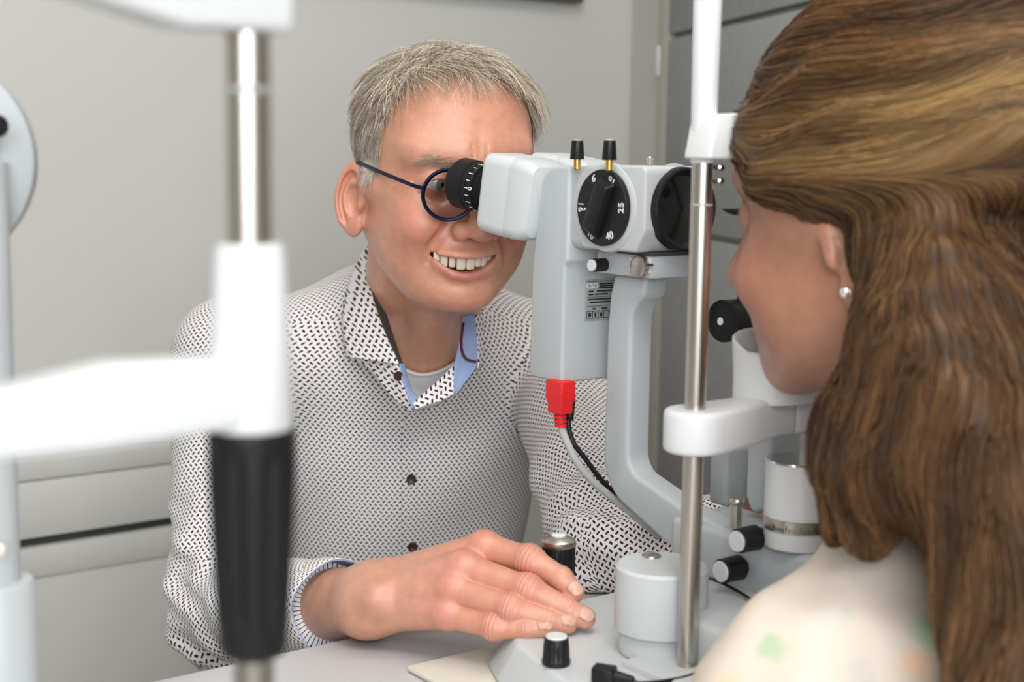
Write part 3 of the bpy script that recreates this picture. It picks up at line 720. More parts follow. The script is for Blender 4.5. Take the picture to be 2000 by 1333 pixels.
# ------------------------------------------------------------------ the head as an implicit surface (local: x his right, y forward, z up)
GROOVES = []
def head_sdf(P, man=True):
    A = P.copy(); A[:, 0] = np.abs(A[:, 0])
    d = ell(A, (0, -.016, .026), (.0775, .0965, .0765))
    d = smin(d, ell(A, (0, .030, .028), (.067, .060, .064)), .03)
    d = smin(d, ell(A, (0, .032, -.040), (.0615, .056, .070)), .03)
    d = smin(d, rc(A, (.052, -.008, -.058), (.026, .062, -.098), .017, .017), .035)
    d = smin(d, ell(A, (0, .030, -.083), (.047, .050, .030)), .02)
    d = smin(d, ell(A, (0, .0815, -.1065), (.025, .0165, .0175)), .022)
    # cheekbone and smiling cheek
    d = smin(d, rc(A, (.046, .058, -.026), (.069, .008, -.018), .014, .012), .022)
    d = smin(d, ell(A, (.0400, .0690, -.0450), (.0235, .0245, .0215)), .016)
    d = smin(d, ell(A, (.040, .034, -.066), (.028, .042, .036)), .02)
    # brow
    d = smin(d, rc(A, (.010, .0845, .020), (.047, .070, .021), .0115, .0105), .02)
    # muzzle
    d = smin(d, ell(A, (0, .0750, -.073), (.036, .0255, .031)), .007 if man else .018)
    # eye sockets
    d = smax(d, -ell(A, (.0325, .1015, -.005), (.0175, .0165, .0115)), .014)
    d = smin(d, ell(A, (.0325, .0775, -.0055), (.0150, .0135, .0130)), .005)
    d = smax(d, -ell(A, (.0330, .0925, -.0065), (.0125, .0075, .0036)), .002)
    # nose
    d = smin(d, rc(A, (0, .0895, .008), (0, .1125, -.036), .0075, .0100), .014)
    d = smin(d, ell(A, (0, .1150, -.0425), (.0118, .0120, .0105)), .008)
    d = smin(d, ell(A, (.0140, .1015, -.0460), (.0078, .0120, .0082)), .007)
    d = smax(d, -ell(A, (.0072, .1085, -.0545), (.0042, .0072, .0045)), .004)
    if man:
        # mouth : nearly straight upper edge, deep curved lower edge
        x = np.abs(P[:, 0] - .005); A0 = A; A = P.copy(); A[:, 0] = x; w = .0295
        q = np.clip(x / w, 0, 1)
        zu = -.0708 + .0022 * q ** 2; zl = -.0712 - .0132 * (1 - q ** 2)
        lipu = chain(A, [(0, .1005, -.0682), (.012, .0985, -.0682), (.024, .0905, -.0680), (.0305, .0830, -.0685)], [.0040, .0040, .0032, .0018])
        lipl = chain(A, [(0, .0975, -.0878), (.012, .0957, -.0862), (.022, .0900, -.0802), (.0305, .0830, -.0700)], [.0036, .0036, .0030, .0014])
        d = smin(d, smin(lipu, lipl, .001), .007)
        yb = .1 - .42 * x * x / .0295 - .022
        m = np.maximum(np.maximum(P[:, 2] - zu, zl - P[:, 2]), np.maximum(x - w, yb - P[:, 1]))
        d = smax(d, -m, .0018); A = A0
        for pts, rr, kk in GROOVES: d = smax(d, -chain(A, pts, rr), kk)
    else:
        lipu = chain(A, [(0, .1020, -.0735), (.012, .0985, -.0745), (.0235, .0900, -.0765)], [.0042, .0040, .0018])
        lipl = chain(A, [(0, .1010, -.0825), (.012, .0975, -.0810), (.0235, .0900, -.0768)], [.0052, .0048, .0018])
        d = smin(d, smin(lipu, lipl, .001), .006)
    # ears
    e1 = _v((.60, -.80, 0)) if man else _v((.22, -.9755, 0)); e2 = _v((.05, -.17, .984)); e2 /= np.linalg.norm(e2); e3 = np.cross(e2, e1)
    c = _v((.0722, -.001, -.034))
    q = A - c; a = q @ e1 - .0135; b = q @ e2; t = q @ e3
    wid = .0165 * (1 - .20 * np.clip(-b / .03, 0, 1)); hgt = .0300
    bow = t + .10 * a - 6 * a * a
    k = np.sqrt((a / wid) ** 2 + (b / hgt) ** 2)
    plate = np.maximum((k - 1) * .0150, np.abs(bow) - .0016)
    rim = np.sqrt(((k - .93) * .0165) ** 2 + (bow - .0042) ** 2) - .0036
    rim = rim + .005 * np.clip((-.008 - b) / .010, 0, 1) * np.clip((.012 - a) / .010, 0, 1)
    anti = np.sqrt(((k - .52) * .0165) ** 2 + (bow - .0030) ** 2) - .0028
    anti = anti + .005 * np.clip((.0 - a) / .005, 0, 1) * np.clip((.014 - b) / .008, 0, 1)
    lobe = ell(np.stack([a, b, bow], 1), (-.0035, -.0262, .0), (.0095, .0100, .0042))
    trag = ell(np.stack([a, b, bow], 1), (-.0125, -.003, .0040), (.0038, .0065, .0034))
    ear = smin(smin(smin(plate, rim, .004), smin(anti, trag, .002), .003), lobe, .006)
    ear = smin(ear, ell(np.stack([a, b, bow], 1), (-.003, -.003, -.0035), (.010, .013, .0045)), .003)
    ear = smax(ear, -ell(np.stack([a, b, bow], 1), (-.0030, -.0045, .0062), (.0072, .0110, .0070)), .0022)
    ear = smax(ear, -(np.sqrt(((k - .74) * .0165) ** 2 + (bow - .0050) ** 2) - .0021 + .006 * np.clip((.004 - a) / .006, 0, 1) * np.clip((.012 - b) / .006, 0, 1)), .0015)
    d = smin(d, ear, .004)
    return d
def basis(yaw, pitch, roll=0.):
    """facing yaw degrees to image right of 'towards the camera'"""
    y = math.radians(yaw); p = math.radians(pitch)
    fh = -math.cos(y) * _f0 + math.sin(y) * _r0
    fy = fh * math.cos(p) - _z * math.sin(p); uz = fh * math.sin(p) + _z * math.cos(p)
    rx = np.cross(fy, uz)
    if roll:
        r = math.radians(roll); rx, uz = rx * math.cos(r) + uz * math.sin(r), -rx * math.sin(r) + uz * math.cos(r)
    return np.stack([rx, fy, uz], 1)     # columns: local axes in world

# ------------------------------------------------------------------ the man
HR = basis(22, 8); H0 = at(863, 317, 1.335)
def toL(P): return ((P - _v(H0)) @ HR.astype(f32))
def toW(P): return np.asarray(P) @ HR.T + H0
NB = at(812, 740, 1.515)                      # base of the neck
NBl = ((NB - H0) @ HR)
def man_head(Pl):
    d = head_sdf(Pl, True)
    n = rc(Pl, (0, -.026, -.055), NBl, .056, .064)
    d = smin(d, n, .03)
    d = smin(d, rc(Pl, (.018, .045, -.105), NBl + np.array([.004, .045, .01]), .020, .020), .03)
    return d
def on_face(x, z):
    y = np.linspace(.03, .13, 401); P = np.stack([np.full(401, x), y, np.full(401, z)], 1).astype(f32)
    return (x, float(y[np.nonzero(head_sdf(P, True) < 0)[0].max()]), z)
_g = [([on_face(*q) for q in L], r, k) for L, r, k in (
    (((.0215, -.0400), (.0265, -.0470), (.0315, -.0540), (.0355, -.0620), (.0375, -.0700), (.0375, -.0770)), (.0022, .0040, .0048, .0044, .0030, .0008), .0050),
    (((.0200, -.0195), (.0290, -.0235), (.0390, -.0220), (.0470, -.0165)), (.0004, .0010, .0010, .0004), .004),
    (((.0500, -.0100), (.0570, -.0150), (.0620, -.0230)), (.0003, .0006, .0003), .003),
    (((.0510, -.0060), (.0590, -.0070), (.0650, -.0110)), (.0003, .0005, .0003), .003),
    (((.0060, .0130), (.0065, .0220), (.0070, .0300)), (.0002, .0005, .0002), .0025))]
GROOVES += _g
lo = np.array([-.11, -.14, -.26]); hi = np.array([.11, .14, .12])
Ph, Qh = sdf_mesh(man_head, lo, hi, .0018, proj=2)

def skin_col(L, base=(.65, .305, .195)):
    C = np.tile(np.array(base), (len(L), 1)); A = L.copy(); A[:, 0] = np.abs(A[:, 0])
    def mixc(w, c):
        nonlocal C
        C = C * (1 - w[:, None]) + np.array(c) * w[:, None]
    mixc(.75 * gauss(A, (.044, .072, -.045), (.022, .03, .022)), (.64, .20, .15))
    mixc(.65 * gauss(A, (0, .118, -.044), (.018, .02, .014)), (.66, .26, .20))
    mixc(.55 * gauss(A, (0, .09, -.108), (.022, .02, .014)), (.68, .28, .21))
    mixc(.30 * gauss(A, (.062, .02, -.075), (.02, .04, .02)), (.66, .30, .22))
    mixc(.60 * np.clip((A[:, 0] - .074) / .012, 0, 1) * (L[:, 2] > -.06), (.72, .30, .22))
    mixc(.25 * gauss(A, (.033, .095, -.016), (.018, .03, .009)), (.52, .24, .19))
    mixc(.30 * (L[:, 2] < -.118), (.58, .30, .20))
    return C
C = skin_col(Ph)
A = Ph.copy(); A[:, 0] = np.abs(A[:, 0])
A[:, 0] = np.abs(Ph[:, 0] - .005)
lip = np.minimum(chain(A, [(0, .0985, -.0878), (.012, .0967, -.0862), (.022, .0905, -.0803), (.0300, .0840, -.0705)], [.0040, .0039, .0032, .0014]),
                 chain(A, [(0, .1010, -.0695), (.012, .0990, -.0695), (.024, .0910, -.0692), (.0300, .0840, -.0692)], [.0022, .0022, .0018, .001]))
w = np.clip(1.1 - lip / .0016, 0, 1)[:, None] * .75
C = C * (1 - w) + np.array((.55, .17, .15)) * w
# dark mouth cavity
inm = (A[:, 0] < .030) & (A[:, 2] < -.068) & (A[:, 2] > -.086) & (A[:, 1] < .1 - .42 * A[:, 0] ** 2 / .0295 - .012) & (A[:, 1] > .055)
C[inm] = (.10, .02, .015)
def yb_hair(z): return np.interp(z, [-.06, -.022, -.016, .0, .02, .040, .056, .068, .078, .086, .092], [-.022, -.020, .026, .036, .042, .046, .047, .051, .057, .066, .12])
def hair_mask(L):
    A = np.abs(L[:, 0]); z = L[:, 2]; y = L[:, 1]
    m = np.clip((yb_hair(z) - y) / .006, 0, 1)
    earz = (z < .004) & (y > -.022) & (y < .010); m[earz] = 0
    m[(z < -.012) & (y > -.018)] = 0
    m[z < -.075] = 0
    return m
hm = hair_mask(Ph) * (man_head(Ph) < .001)
earside = np.abs(Ph[:, 0]) > .0785
hm[earside & (Ph[:, 2] < .022) & (Ph[:, 1] > -.05)] = 0
C = C * (1 - .55 * hm[:, None]) + np.array((.30, .24, .19)) * .55 * hm[:, None]
me_h = (toW(Ph), Qh, C)
m_skin = vcol_mat('skin', rough=.34, sss=.08, bump=.35, bscale=1400, spec=.55, var=.10, vscale=90)

_b = m_skin.node_tree.nodes['Principled BSDF']; _b.inputs['Coat Weight'].default_value = .22; _b.inputs['Coat Roughness'].default_value = .28

# right hand, joints given as photo position and distance
def J(*L): return [at(*q) for q in L]
WR = at(668, 1184, 1.150)
ix = J((946, 1072, 1.086), (1034, 1094, 1.062), (1096, 1130, 1.050), (1122, 1158, 1.044))
mi = J((904, 1112, 1.070), (1030, 1152, 1.042), (1106, 1191, 1.036), (1142, 1209, 1.034))
ri = J((884, 1152, 1.062), (998, 1190, 1.034), (1070, 1213, 1.030), (1108, 1220, 1.030))
li = J((874, 1200, 1.060), (966, 1225, 1.034), (1028, 1230, 1.027), (1066, 1229, 1.026))
th = J((770, 1150, 1.130), (880, 1110, 1.140), (985, 1112, 1.130), (1040, 1118, 1.112))
CM = J((735, 1140, 1.120), (722, 1165, 1.105), (716, 1190, 1.100), (716, 1205, 1.104))
def hand_sdf(P):
    d = None
    for F4, r in ((ix, (.0125, .0100, .0085, .0076)), (mi, (.0128, .0102, .0088, .0080)), (ri, (.0120, .0095, .0082, .0074)), (li, (.0112, .0085, .0074, .0066))):
        e = smin(rc(P, F4[0], F4[1], r[0], r[1] * .96), rc(P, F4[1], F4[2], r[1], r[2]), .004)
        e = smin(e, rc(P, F4[2], F4[3], r[2], r[3]), .003)
        e = smin(e, ell(P, F4[1], (r[1] * 1.08,) * 3), .006)
        ax_ = (F4[2] - F4[0]) / np.linalg.norm(F4[2] - F4[0]); sq = (P - _v(F4[1])) @ _v(ax_)
        e = e + .00055 * np.cos(sq * 2 * math.pi / .0032) * np.exp(-(sq / .0062) ** 2)
        ax_ = (F4[3] - F4[1]) / np.linalg.norm(F4[3] - F4[1]); sq = (P - _v(F4[2])) @ _v(ax_)
        e = e + .00035 * np.cos(sq * 2 * math.pi / .0026) * np.exp(-(sq / .0036) ** 2)
        d = e if d is None else smin(d, e, .0006)
    t = smin(rc(P, th[0], th[1], .015, .0125), chain(P, th[1:], (.0122, .0105, .0085)), .006)
    palm = None
    for a, F4, ra, rb in zip(CM, (ix, mi, ri, li), (.0155, .0165, .0155, .0120), (.0128, .0128, .0122, .0118)):
        e = rc(P, a, F4[0], ra, rb); palm = e if palm is None else smin(palm, e, .012)
    palm = smin(palm, t, .012)
    for F4 in (ix, mi, ri, li): palm = smin(palm, ell(P, F4[0] + np.array([-.2, -.25, .5]) * .004, (.0118,) * 3), .005)
    for a, F4 in zip(CM, (ix, mi, ri, li)):
        o_ = -FW * .0100 + np.array([0, 0, .0065]); palm = smin(palm, rc(P, a * .55 + F4[0] * .45 + o_ * .9, F4[0] + o_ * .62, .0030, .0042), .007)
    d = smin(d, palm, .005)
    e0 = (ER_ - WR) / np.linalg.norm(ER_ - WR)
    wr_ = rc(P, (CM[1] + CM[2]) / 2, WR + e0 * .08, .0215, .030)
    wr_ = smin(wr_, rc(P, (CM[0] * .6 + CM[3] * .4), WR + e0 * .08, .019, .027), .02)
    d = smin(d, wr_, .02)
    d = smin(d, ell(P, at(735, 1168, 1.078), (.010,) * 3), .014)
    return d
ER_ = at(440, 1195, 1.38)
allp = np.array(ix + mi + ri + li + th + CM + [WR])
lo2 = allp.min(0) - .05; hi2 = allp.max(0) + .04
Pk, Qk = sdf_mesh(hand_sdf, lo2, hi2, .0012, proj=2)
Ck = np.tile(np.array((.64, .295, .195)), (len(Pk), 1))
def mixk(w, c):
    global Ck
    Ck = Ck * (1 - w[:, None]) + np.array(c) * w[:, None]
for F4 in (ix, mi, ri, li):
    mixk(.65 * gauss(Pk, F4[1], (.012,) * 3), (.64, .21, .16))
    mixk(.65 * gauss(Pk, F4[0], (.018,) * 3), (.64, .22, .165))
    mixk(.30 * gauss(Pk, F4[2], (.008,) * 3), (.66, .27, .20))
    mixk(.35 * gauss(Pk, F4[3], (.010,) * 3), (.68, .29, .22))
mixk(.40 * gauss(Pk, at(735, 1168, 1.07), (.016,) * 3), (.66, .25, .19))
mixk(.35 * gauss(Pk, at(820, 1160, 1.08), (.028,) * 3), (.50, .27, .20))
mixk(.55 * np.clip(((WR + (ER_ - WR) * .10)[0] + .01 - Pk[:, 0]) / .04, 0, 1), (.55, .30, .19))
# left hand : fingers resting behind the pivot
WL = at(1580, 1020, 1.20)
lh = [J((1545, 1005, 1.17), (1480, 998, 1.150), (1435, 1010, 1.14), (1412, 1017, 1.136)),
      J((1545, 1020, 1.165), (1490, 1022, 1.145), (1450, 1030, 1.135), (1430, 1036, 1.13)),
      J((1548, 1040, 1.165), (1500, 1045, 1.145), (1465, 1052, 1.135), (1445, 1056, 1.13)),
      J((1552, 1060, 1.17), (1515, 1066, 1.15), (1485, 1070, 1.14), (1465, 1072, 1.135))]
tl = J((1575, 1000, 1.18), (1540, 980, 1.16), (1500, 975, 1.145), (1470, 980, 1.14))
def lhand_sdf(P):
    d = None
    for F4 in lh:
        e = chain(P, F4, (.011, .0095, .0082, .007)); d = e if d is None else smin(d, e, .003)
        d = smin(d, rc(P, WL, F4[0], .022, .012), .012)
    return smin(d, chain(P, tl, (.012, .0105, .009, .0075)), .008)
allp = np.array(sum(lh, []) + tl + [WL])
Pl_, Ql_ = sdf_mesh(lhand_sdf, allp.min(0) - .03, allp.max(0) + .03, .0025, proj=1)
Cl_ = np.tile(np.array((.66, .32, .23)), (len(Pl_), 1))

# ---- shirt (implicit body: torso, sleeves with folds)
SR = at(455, 700, 1.46); SL = at(1090, 700, 1.56); EL = at(1188, 1088, 1.285); WLs = at(1560, 1025, 1.205)
TB = basis(14, 6); TC = at(785, 880, 1.575)
NK = at(800, 690, 1.50)
WRs = at(640, 1186, 1.165)
def seg_len(P, a, b):
    d = b - a; L = np.linalg.norm(d); return ((P - _v(a)) @ _v(d / L)), L
def torso_only(P):
    q = (P - _v(TC)) @ TB.astype(f32)
    d = ell(q, (0, 0, .035), (.158, .110, .185))
    d = smin(d, ell(q, (0, -.005, -.19), (.150, .118, .22)), .06)
    d = smin(d, rc(P, NK, at(455, 690, 1.47), .060, .056), .05)
    d = smin(d, rc(P, NK, at(1085, 690, 1.56), .060, .054), .05)
    return d
def shirt_sdf(P):
    d = torso_only(P)
    q = (P - _v(TC)) @ TB.astype(f32)
    x, z = q[:, 0], q[:, 2]
    drape = .0016 * np.sin(38 * x + 22 * z + 2 * np.sin(14 * z)) + .0014 * np.sin(55 * x - 30 * z + 1.3) * np.clip((z + .10) * -6, 0, 1)
    drape += .003 * np.sin(60 * (x * .5 + z)) * np.exp(-((z + .13) / .05) ** 2) * np.clip(-x * 8 + .6, 0, 1)
    d = d + drape * np.exp(-np.clip(z - .11, 0, 1) * 25)
    # right arm
    s1, L1 = seg_len(P, SR, ER_)
    a = rc(P, SR, ER_, .061, .053)
    a = a + (.0026 * np.sin(s1 * 95 + 5 * np.sin(40 * x)) * np.clip((s1 / L1 - .35) * 2, 0, 1))
    s2, L2 = seg_len(P, ER_, WRs)
    b = rc(P, ER_, WRs, .053, .0385)
    b = b + .0022 * np.sin(s2 * 110 + P[:, 2] * 60) * np.clip(1 - s2 / L2 * 1.1, 0, 1)
    arm = smin(a, b, .02)
    g = np.exp(-(((P - _v(ER_)) ** 2).sum(1)) / .085 ** 2)
    wv = P @ _v((.25, -.35, .9))
    arm = arm + g * (.0045 * np.sin(wv * 150 + 3 * np.sin(P[:, 0] * 50)) + .002 * np.sin(wv * 290 + P[:, 1] * 80))
    # cut the sleeve open at the cuff
    e = (WRs - ER_) / np.linalg.norm(WRs - ER_)
    arm = smax(arm, (P - _v(WRs)) @ _v(e) - .004, .003)
    # left arm
    s3, L3 = seg_len(P, SL, EL)
    c = rc(P, SL, EL, .060, .050) + .003 * np.sin(s3 * 85 + 30 * P[:, 0]) * np.clip(s3 / L3 * 2 - .3, 0, 1)
    f = rc(P, EL, WLs, .050, .036) + .002 * np.sin(((P - _v(EL)) @ _v((WLs - EL))) * 400)
    la = smin(c, f, .02)
    g = np.exp(-(((P - _v(EL)) ** 2).sum(1)) / .10 ** 2)
    wv = P @ _v((.55, .25, .8))
    la = la + g * (.0055 * np.sin(wv * 105 + 2 * np.sin(P[:, 1] * 45)) + .002 * np.sin(wv * 240 + 1))
    d = smin(d, arm, .018); d = smin(d, la, .018)
    # the table carries the sleeves
    tabd = np.maximum(np.maximum(P[:, 2] - (ZT + .0015), P[:, 1] - YE - .003), ZT - .034 - P[:, 2])
    return np.maximum(d, -tabd)
allp = np.array([SR, SL, ER_, EL, WRs, WLs, NK, TC])
lo3 = allp.min(0) - .13; hi3 = allp.max(0) + .13; lo3[2] = .56
Ps, Qs = sdf_mesh(shirt_sdf, lo3, hi3, .0036, c=8, margin=1.0, proj=1)
def shirt_uv(P, Q):
    cen = P[Q].mean(1)
    dist = np.stack([torso_only(cen), rc(cen, SR, ER_, .061, .053), rc(cen, ER_, WRs, .053, .0385), rc(cen, SL, EL, .060, .050), rc(cen, EL, WLs, .05, .036)], 1)
    reg = dist.argmin(1)
    X = P[Q]; UV = np.zeros(X.shape[:2] + (2,)); nrm = np.cross(X[:, 2] - X[:, 0], X[:, 3] - X[:, 1]); nrm /= np.linalg.norm(nrm, axis=1)[:, None] + 1e-12
    q = (X - TC) @ TB
    UV[..., 0] = .15 * np.arctan2(q[..., 0], q[..., 1] + .04); UV[..., 1] = q[..., 2]
    tp = (np.abs(nrm[:, 2]) > .62) & (reg == 0); UV[tp, :, 0] = q[tp][..., 0]; UV[tp, :, 1] = q[tp][..., 1]
    for k, (a, b, r) in enumerate(((SR, ER_, .056), (ER_, WRs, .045), (SL, EL, .055), (EL, WLs, .043)), 1):
        ax = (b - a) / np.linalg.norm(b - a); u = np.cross(ax, (.3, .8, .5)); u /= np.linalg.norm(u); v = np.cross(ax, u)
        w = X - a; th_ = np.arctan2(w @ v, w @ u)
        m = reg == k
        tm = th_[m]; tm = np.where(tm - tm[:, :1] > math.pi, tm - 2 * math.pi, np.where(tm - tm[:, :1] < -math.pi, tm + 2 * math.pi, tm))
        UV[m, :, 0] = tm * r; UV[m, :, 1] = (w @ ax)[m]
    return UV.reshape(-1, 2)
def dash_material(name, ground, ink, pitch=.0045):
    m = bpy.data.materials.new(name); m.use_nodes = True; nt = m.node_tree; N = nt.nodes; Lk = nt.links; b = N['Principled BSDF']
    def M(op, a, c=None, c2=None):
        n = N.new('ShaderNodeMath'); n.operation = op
        for i, v in enumerate((a, c, c2)):
            if v is None: continue
            if isinstance(v, (int, float)): n.inputs[i].default_value = v
            else: Lk.new(v, n.inputs[i])
        return n.outputs[0]
    uv = N.new('ShaderNodeUVMap'); uv.uv_map = 'UVMap'; sp = N.new('ShaderNodeSeparateXYZ'); Lk.new(uv.outputs[0], sp.inputs[0])
    y = M('DIVIDE', sp.outputs[1], .0038); par = M('FLOORED_MODULO', M('FLOOR', y), 2); x = M('ADD', M('DIVIDE', sp.outputs[0], .0056), M('MULTIPLY', par, .5))
    a = M('MULTIPLY', M('SUBTRACT', M('FRACT', x), .5), .0056); c = M('MULTIPLY', M('SUBTRACT', M('FRACT', y), .5), .0038)
    s = M('SUBTRACT', M('MULTIPLY', par, 2), 1); sc = M('MULTIPLY', s, c)
    p = M('MULTIPLY', M('ADD', a, sc), .7071); q = M('MULTIPLY', M('SUBTRACT', a, sc), .7071)
    r = M('ADD', M('POWER', M('ABSOLUTE', M('DIVIDE', p, .0018)), 3), M('POWER', M('ABSOLUTE', M('DIVIDE', q, .00088)), 3))
    mr = N.new('ShaderNodeMapRange'); Lk.new(r, mr.inputs[0]); mr.inputs[1].default_value = .7; mr.inputs[2].default_value = 1.3
    mx = N.new('ShaderNodeMix'); mx.data_type = 'RGBA'; mx.inputs[6].default_value = ink + (1,); mx.inputs[7].default_value = ground + (1,)
    Lk.new(mr.outputs[0], mx.inputs[0]); Lk.new(mx.outputs[2], b.inputs['Base Color'])
    b.inputs['Roughness'].default_value = .85; b.inputs['Specular IOR Level'].default_value = .15; b.inputs['Sheen Weight'].default_value = .1
    return m
m_shirt = dash_material('dash_print_cotton', (.84, .80, .79), (.045, .022, .035))
m_blue = mat('blue_lining', (.33, .42, .66), .85, spec=.15, bump=.2, bscale=900)
m_tee = mat('white_jersey', (.85, .85, .87), .9, spec=.1, bump=.25, bscale=1200)
m_maroon = mat('maroon_piping', (.10, .015, .03), .8)
m_button = mat('brown_button', (.05, .018, .012), .35)
m_trous = mat('dark_trousers', (.02, .022, .03), .9)

# body (head, neck, hands and the arms under the sleeves) is one mesh
def under_sdf(P):
    d = torso_only(P) + .014
    d = smin(d, rc(P, SR, ER_, .045, .038), .02); d = smin(d, rc(P, ER_, WR, .038, .027), .01)
    d = smin(d, rc(P, SL, EL, .045, .036), .02); d = smin(d, rc(P, EL, WL, .034, .022), .01)
    return d
Pu, Qu = sdf_mesh(under_sdf, lo3, hi3, .011, c=4, proj=1)
Cu = np.tile(np.array((.66, .36, .25)), (len(Pu), 1))
P_ = np.concatenate([me_h[0], Pk, Pl_, Pu]); n1, n2, n3 = len(Ph), len(Pk), len(Pl_)
Q_ = np.concatenate([Qh, Qk + n1, Ql_ + n1 + n2, Qu + n1 + n2 + n3])
me = np_mesh('person', P_, Q_); set_col(me, np.concatenate([C, Ck, Cl_, Cu]))
man = link('person', me, m_skin)
tag(man, 'smiling grey-haired man in patterned shirt looking into the eyepieces, hand at joystick', 'person')
me = np_mesh('shirt', Ps, Qs); set_uv(me, shirt_uv(Ps, Qs)); shirt = link('shirt', me, m_shirt, man)
tag(shirt, 'off-white long-sleeved shirt printed with small dark dashes')

def patch(name, Lc, Rc, m, parent, nu=8, nv=14, th=.0012, bulge=0., rot=0.):
    """cloth piece between two edge curves given as photo position and distance"""
    A = spline([at(*p) for p in Lc], nv); B = spline([at(*p) for p in Rc], nv)
    n = max(len(A), len(B)); ra = np.linspace(0, len(A) - 1, n); rb = np.linspace(0, len(B) - 1, n)
    A = np.stack([np.interp(ra, np.arange(len(A)), A[:, i]) for i in range(3)], 1); B = np.stack([np.interp(rb, np.arange(len(B)), B[:, i]) for i in range(3)], 1)
    V = []; 
    for i in range(n):
        for j in range(nu + 1):
            t = j / nu; p = A[i] * (1 - t) + B[i] * t
            V.append(p - FW * bulge * math.sin(math.pi * t))
    Q = [(i * (nu + 1) + j, i * (nu + 1) + j + 1, (i + 1) * (nu + 1) + j + 1, (i + 1) * (nu + 1) + j) for i in range(n - 1) for j in range(nu)]
    V = np.array(V); Q = np.array(Q)
    me = np_mesh(name, V, Q)
    c, s = math.cos(rot), math.sin(rot); q = (V - TC) @ TB; uv = np.stack([q[:, 0] * c - q[:, 2] * s, q[:, 0] * s + q[:, 2] * c], 1)
    set_uv(me, uv[Q].reshape(-1, 2))
    o = link(name, me, m, parent)
    md = o.modifiers.new('s', 'SOLIDIFY'); md.thickness = th; md.offset = 0
    return o

# ---- undershirt, collar, placket, buttons, cuff
body_fn = lambda P: np.minimum(shirt_sdf(P), man_head(toL(P)))
def hit(px, py, off=0., fn=shirt_sdf): return ray(px, py, fn, off=off)
def depth_of(p): return float((np.array(p) - CAM) @ FW)
def on(px, py, off, fn=None):
    p, n = ray(px, py, fn or body_fn, d0=1.0, off=off); return p
def rpatch(name, Lc, Rc, off, m, parent, nu=10, nv=12, th=.001, fn=None, rot=0.):
    A = np.array([[np.interp(t, np.linspace(0, 1, len(Lc)), [p[k] for p in Lc]) for k in range(2)] for t in np.linspace(0, 1, nv)])
    B = np.array([[np.interp(t, np.linspace(0, 1, len(Rc)), [p[k] for p in Rc]) for k in range(2)] for t in np.linspace(0, 1, nv)])
    V = np.array([on(*(A[i] * (1 - j / nu) + B[i] * j / nu), off if np.ndim(off) == 0 else off[0] * (1 - j / nu) + off[1] * j / nu, fn) for i in range(nv) for j in range(nu + 1)])
    Q = np.array([(i * (nu + 1) + j, i * (nu + 1) + j + 1, (i + 1) * (nu + 1) + j + 1, (i + 1) * (nu + 1) + j) for i in range(nv - 1) for j in range(nu)])
    me = np_mesh(name, V, Q); c, s = math.cos(rot), math.sin(rot)
    q = (V - TC) @ TB; uv = np.stack([q[:, 0] * c - q[:, 2] * s, q[:, 0] * s + q[:, 2] * c], 1); set_uv(me, uv[Q].reshape(-1, 2))
    o = link(name, me, m, parent); md = o.modifiers.new('s', 'SOLIDIFY'); md.thickness = th; md.offset = 0
    return o
tee = rpatch('undershirt', [(760, 690), (785, 712), (815, 728), (860, 722), (905, 690)], [(790, 780), (800, 790), (812, 800), (850, 790), (900, 760)], .003, m_tee, man, nu=8, nv=24)
tee['label'] = 'white crew-neck undershirt'
band = [on(*p, .0035) for p in ((752, 680), (770, 703), (790, 716), (820, 727), (850, 723), (880, 708), (908, 684))]
V, Fc = sweep(spline(band, 6), circ(.0045, 8, .002)); pyd('neck_band', V, Fc, m_tee, tee, 50)
plk = rpatch('placket', [(800, 800), (784, 830), (783, 900), (783, 1000), (785, 1100), (788, 1180)], [(842, 800), (842, 830), (838, 900), (836, 1000), (836, 1100), (836, 1180)], (.0018, -.0012), m_shirt, shirt, nu=6, nv=30, fn=shirt_sdf)
for px, py in ((803, 935), (805, 1066)):
    p, n = hit(px, py, .0026); n = n * .4 - FW * .6
    bt = lathe('button', [(.0048, 0), (.0052, .0006), (.0052, .0016), (.0044, .0022), (.0036, .0017), (.0, .0015)], p, n, m_button, shirt, 28, cap=False)
    a_, u_, v_ = frame_of(n)
    for sx, sy in ((-1, -1), (1, -1), (1, 1), (-1, 1)):
        lathe('button_hole', [(.0006, .0016), (.0006, .0019)], p + u_ * sx * .0011 + v_ * sy * .0011, n, m_ink, bt, 8)
# collar flaps
cl = patch('collar', [(706, 492, 1.475), (680, 560, 1.440), (668, 620, 1.410), (670, 660, 1.395), (676, 697, 1.380)], [(729, 476, 1.470), (719, 530, 1.420), (731, 590, 1.385), (752, 650, 1.355), (780, 712, 1.335)], m_shirt, shirt, bulge=.006, rot=.25)
patch('collar_shade', [(729, 476, 1.470), (719, 530, 1.420), (731, 590, 1.385), (752, 650, 1.355), (780, 712, 1.335)], [(742, 470, 1.50), (738, 530, 1.445), (748, 590, 1.405), (765, 650, 1.375), (786, 712, 1.350)], m_gap, shirt)  # dark sheet painted as the shade between collar and neck
patch('placket_edge', [(780, 710, 1.336), (784, 735, 1.333), (792, 760, 1.331), (806, 800, 1.330)], [(790, 712, 1.345), (794, 735, 1.342), (806, 765, 1.338), (826, 790, 1.334)], m_blue, shirt)
patch('placket_front', [(676, 698, 1.392), (720, 720, 1.370), (760, 770, 1.350), (802, 805, 1.340)], [(780, 710, 1.338), (783, 735, 1.335), (792, 762, 1.333), (807, 802, 1.334)], m_shirt, shirt)
p = at(777, 735, 1.333); lathe('button', [(.0042, 0), (.0046, .0006), (.0046, .0014), (.003, .0016), (0, .0014)], p, -FW + EX * .5, m_button, shirt, 24, cap=False)
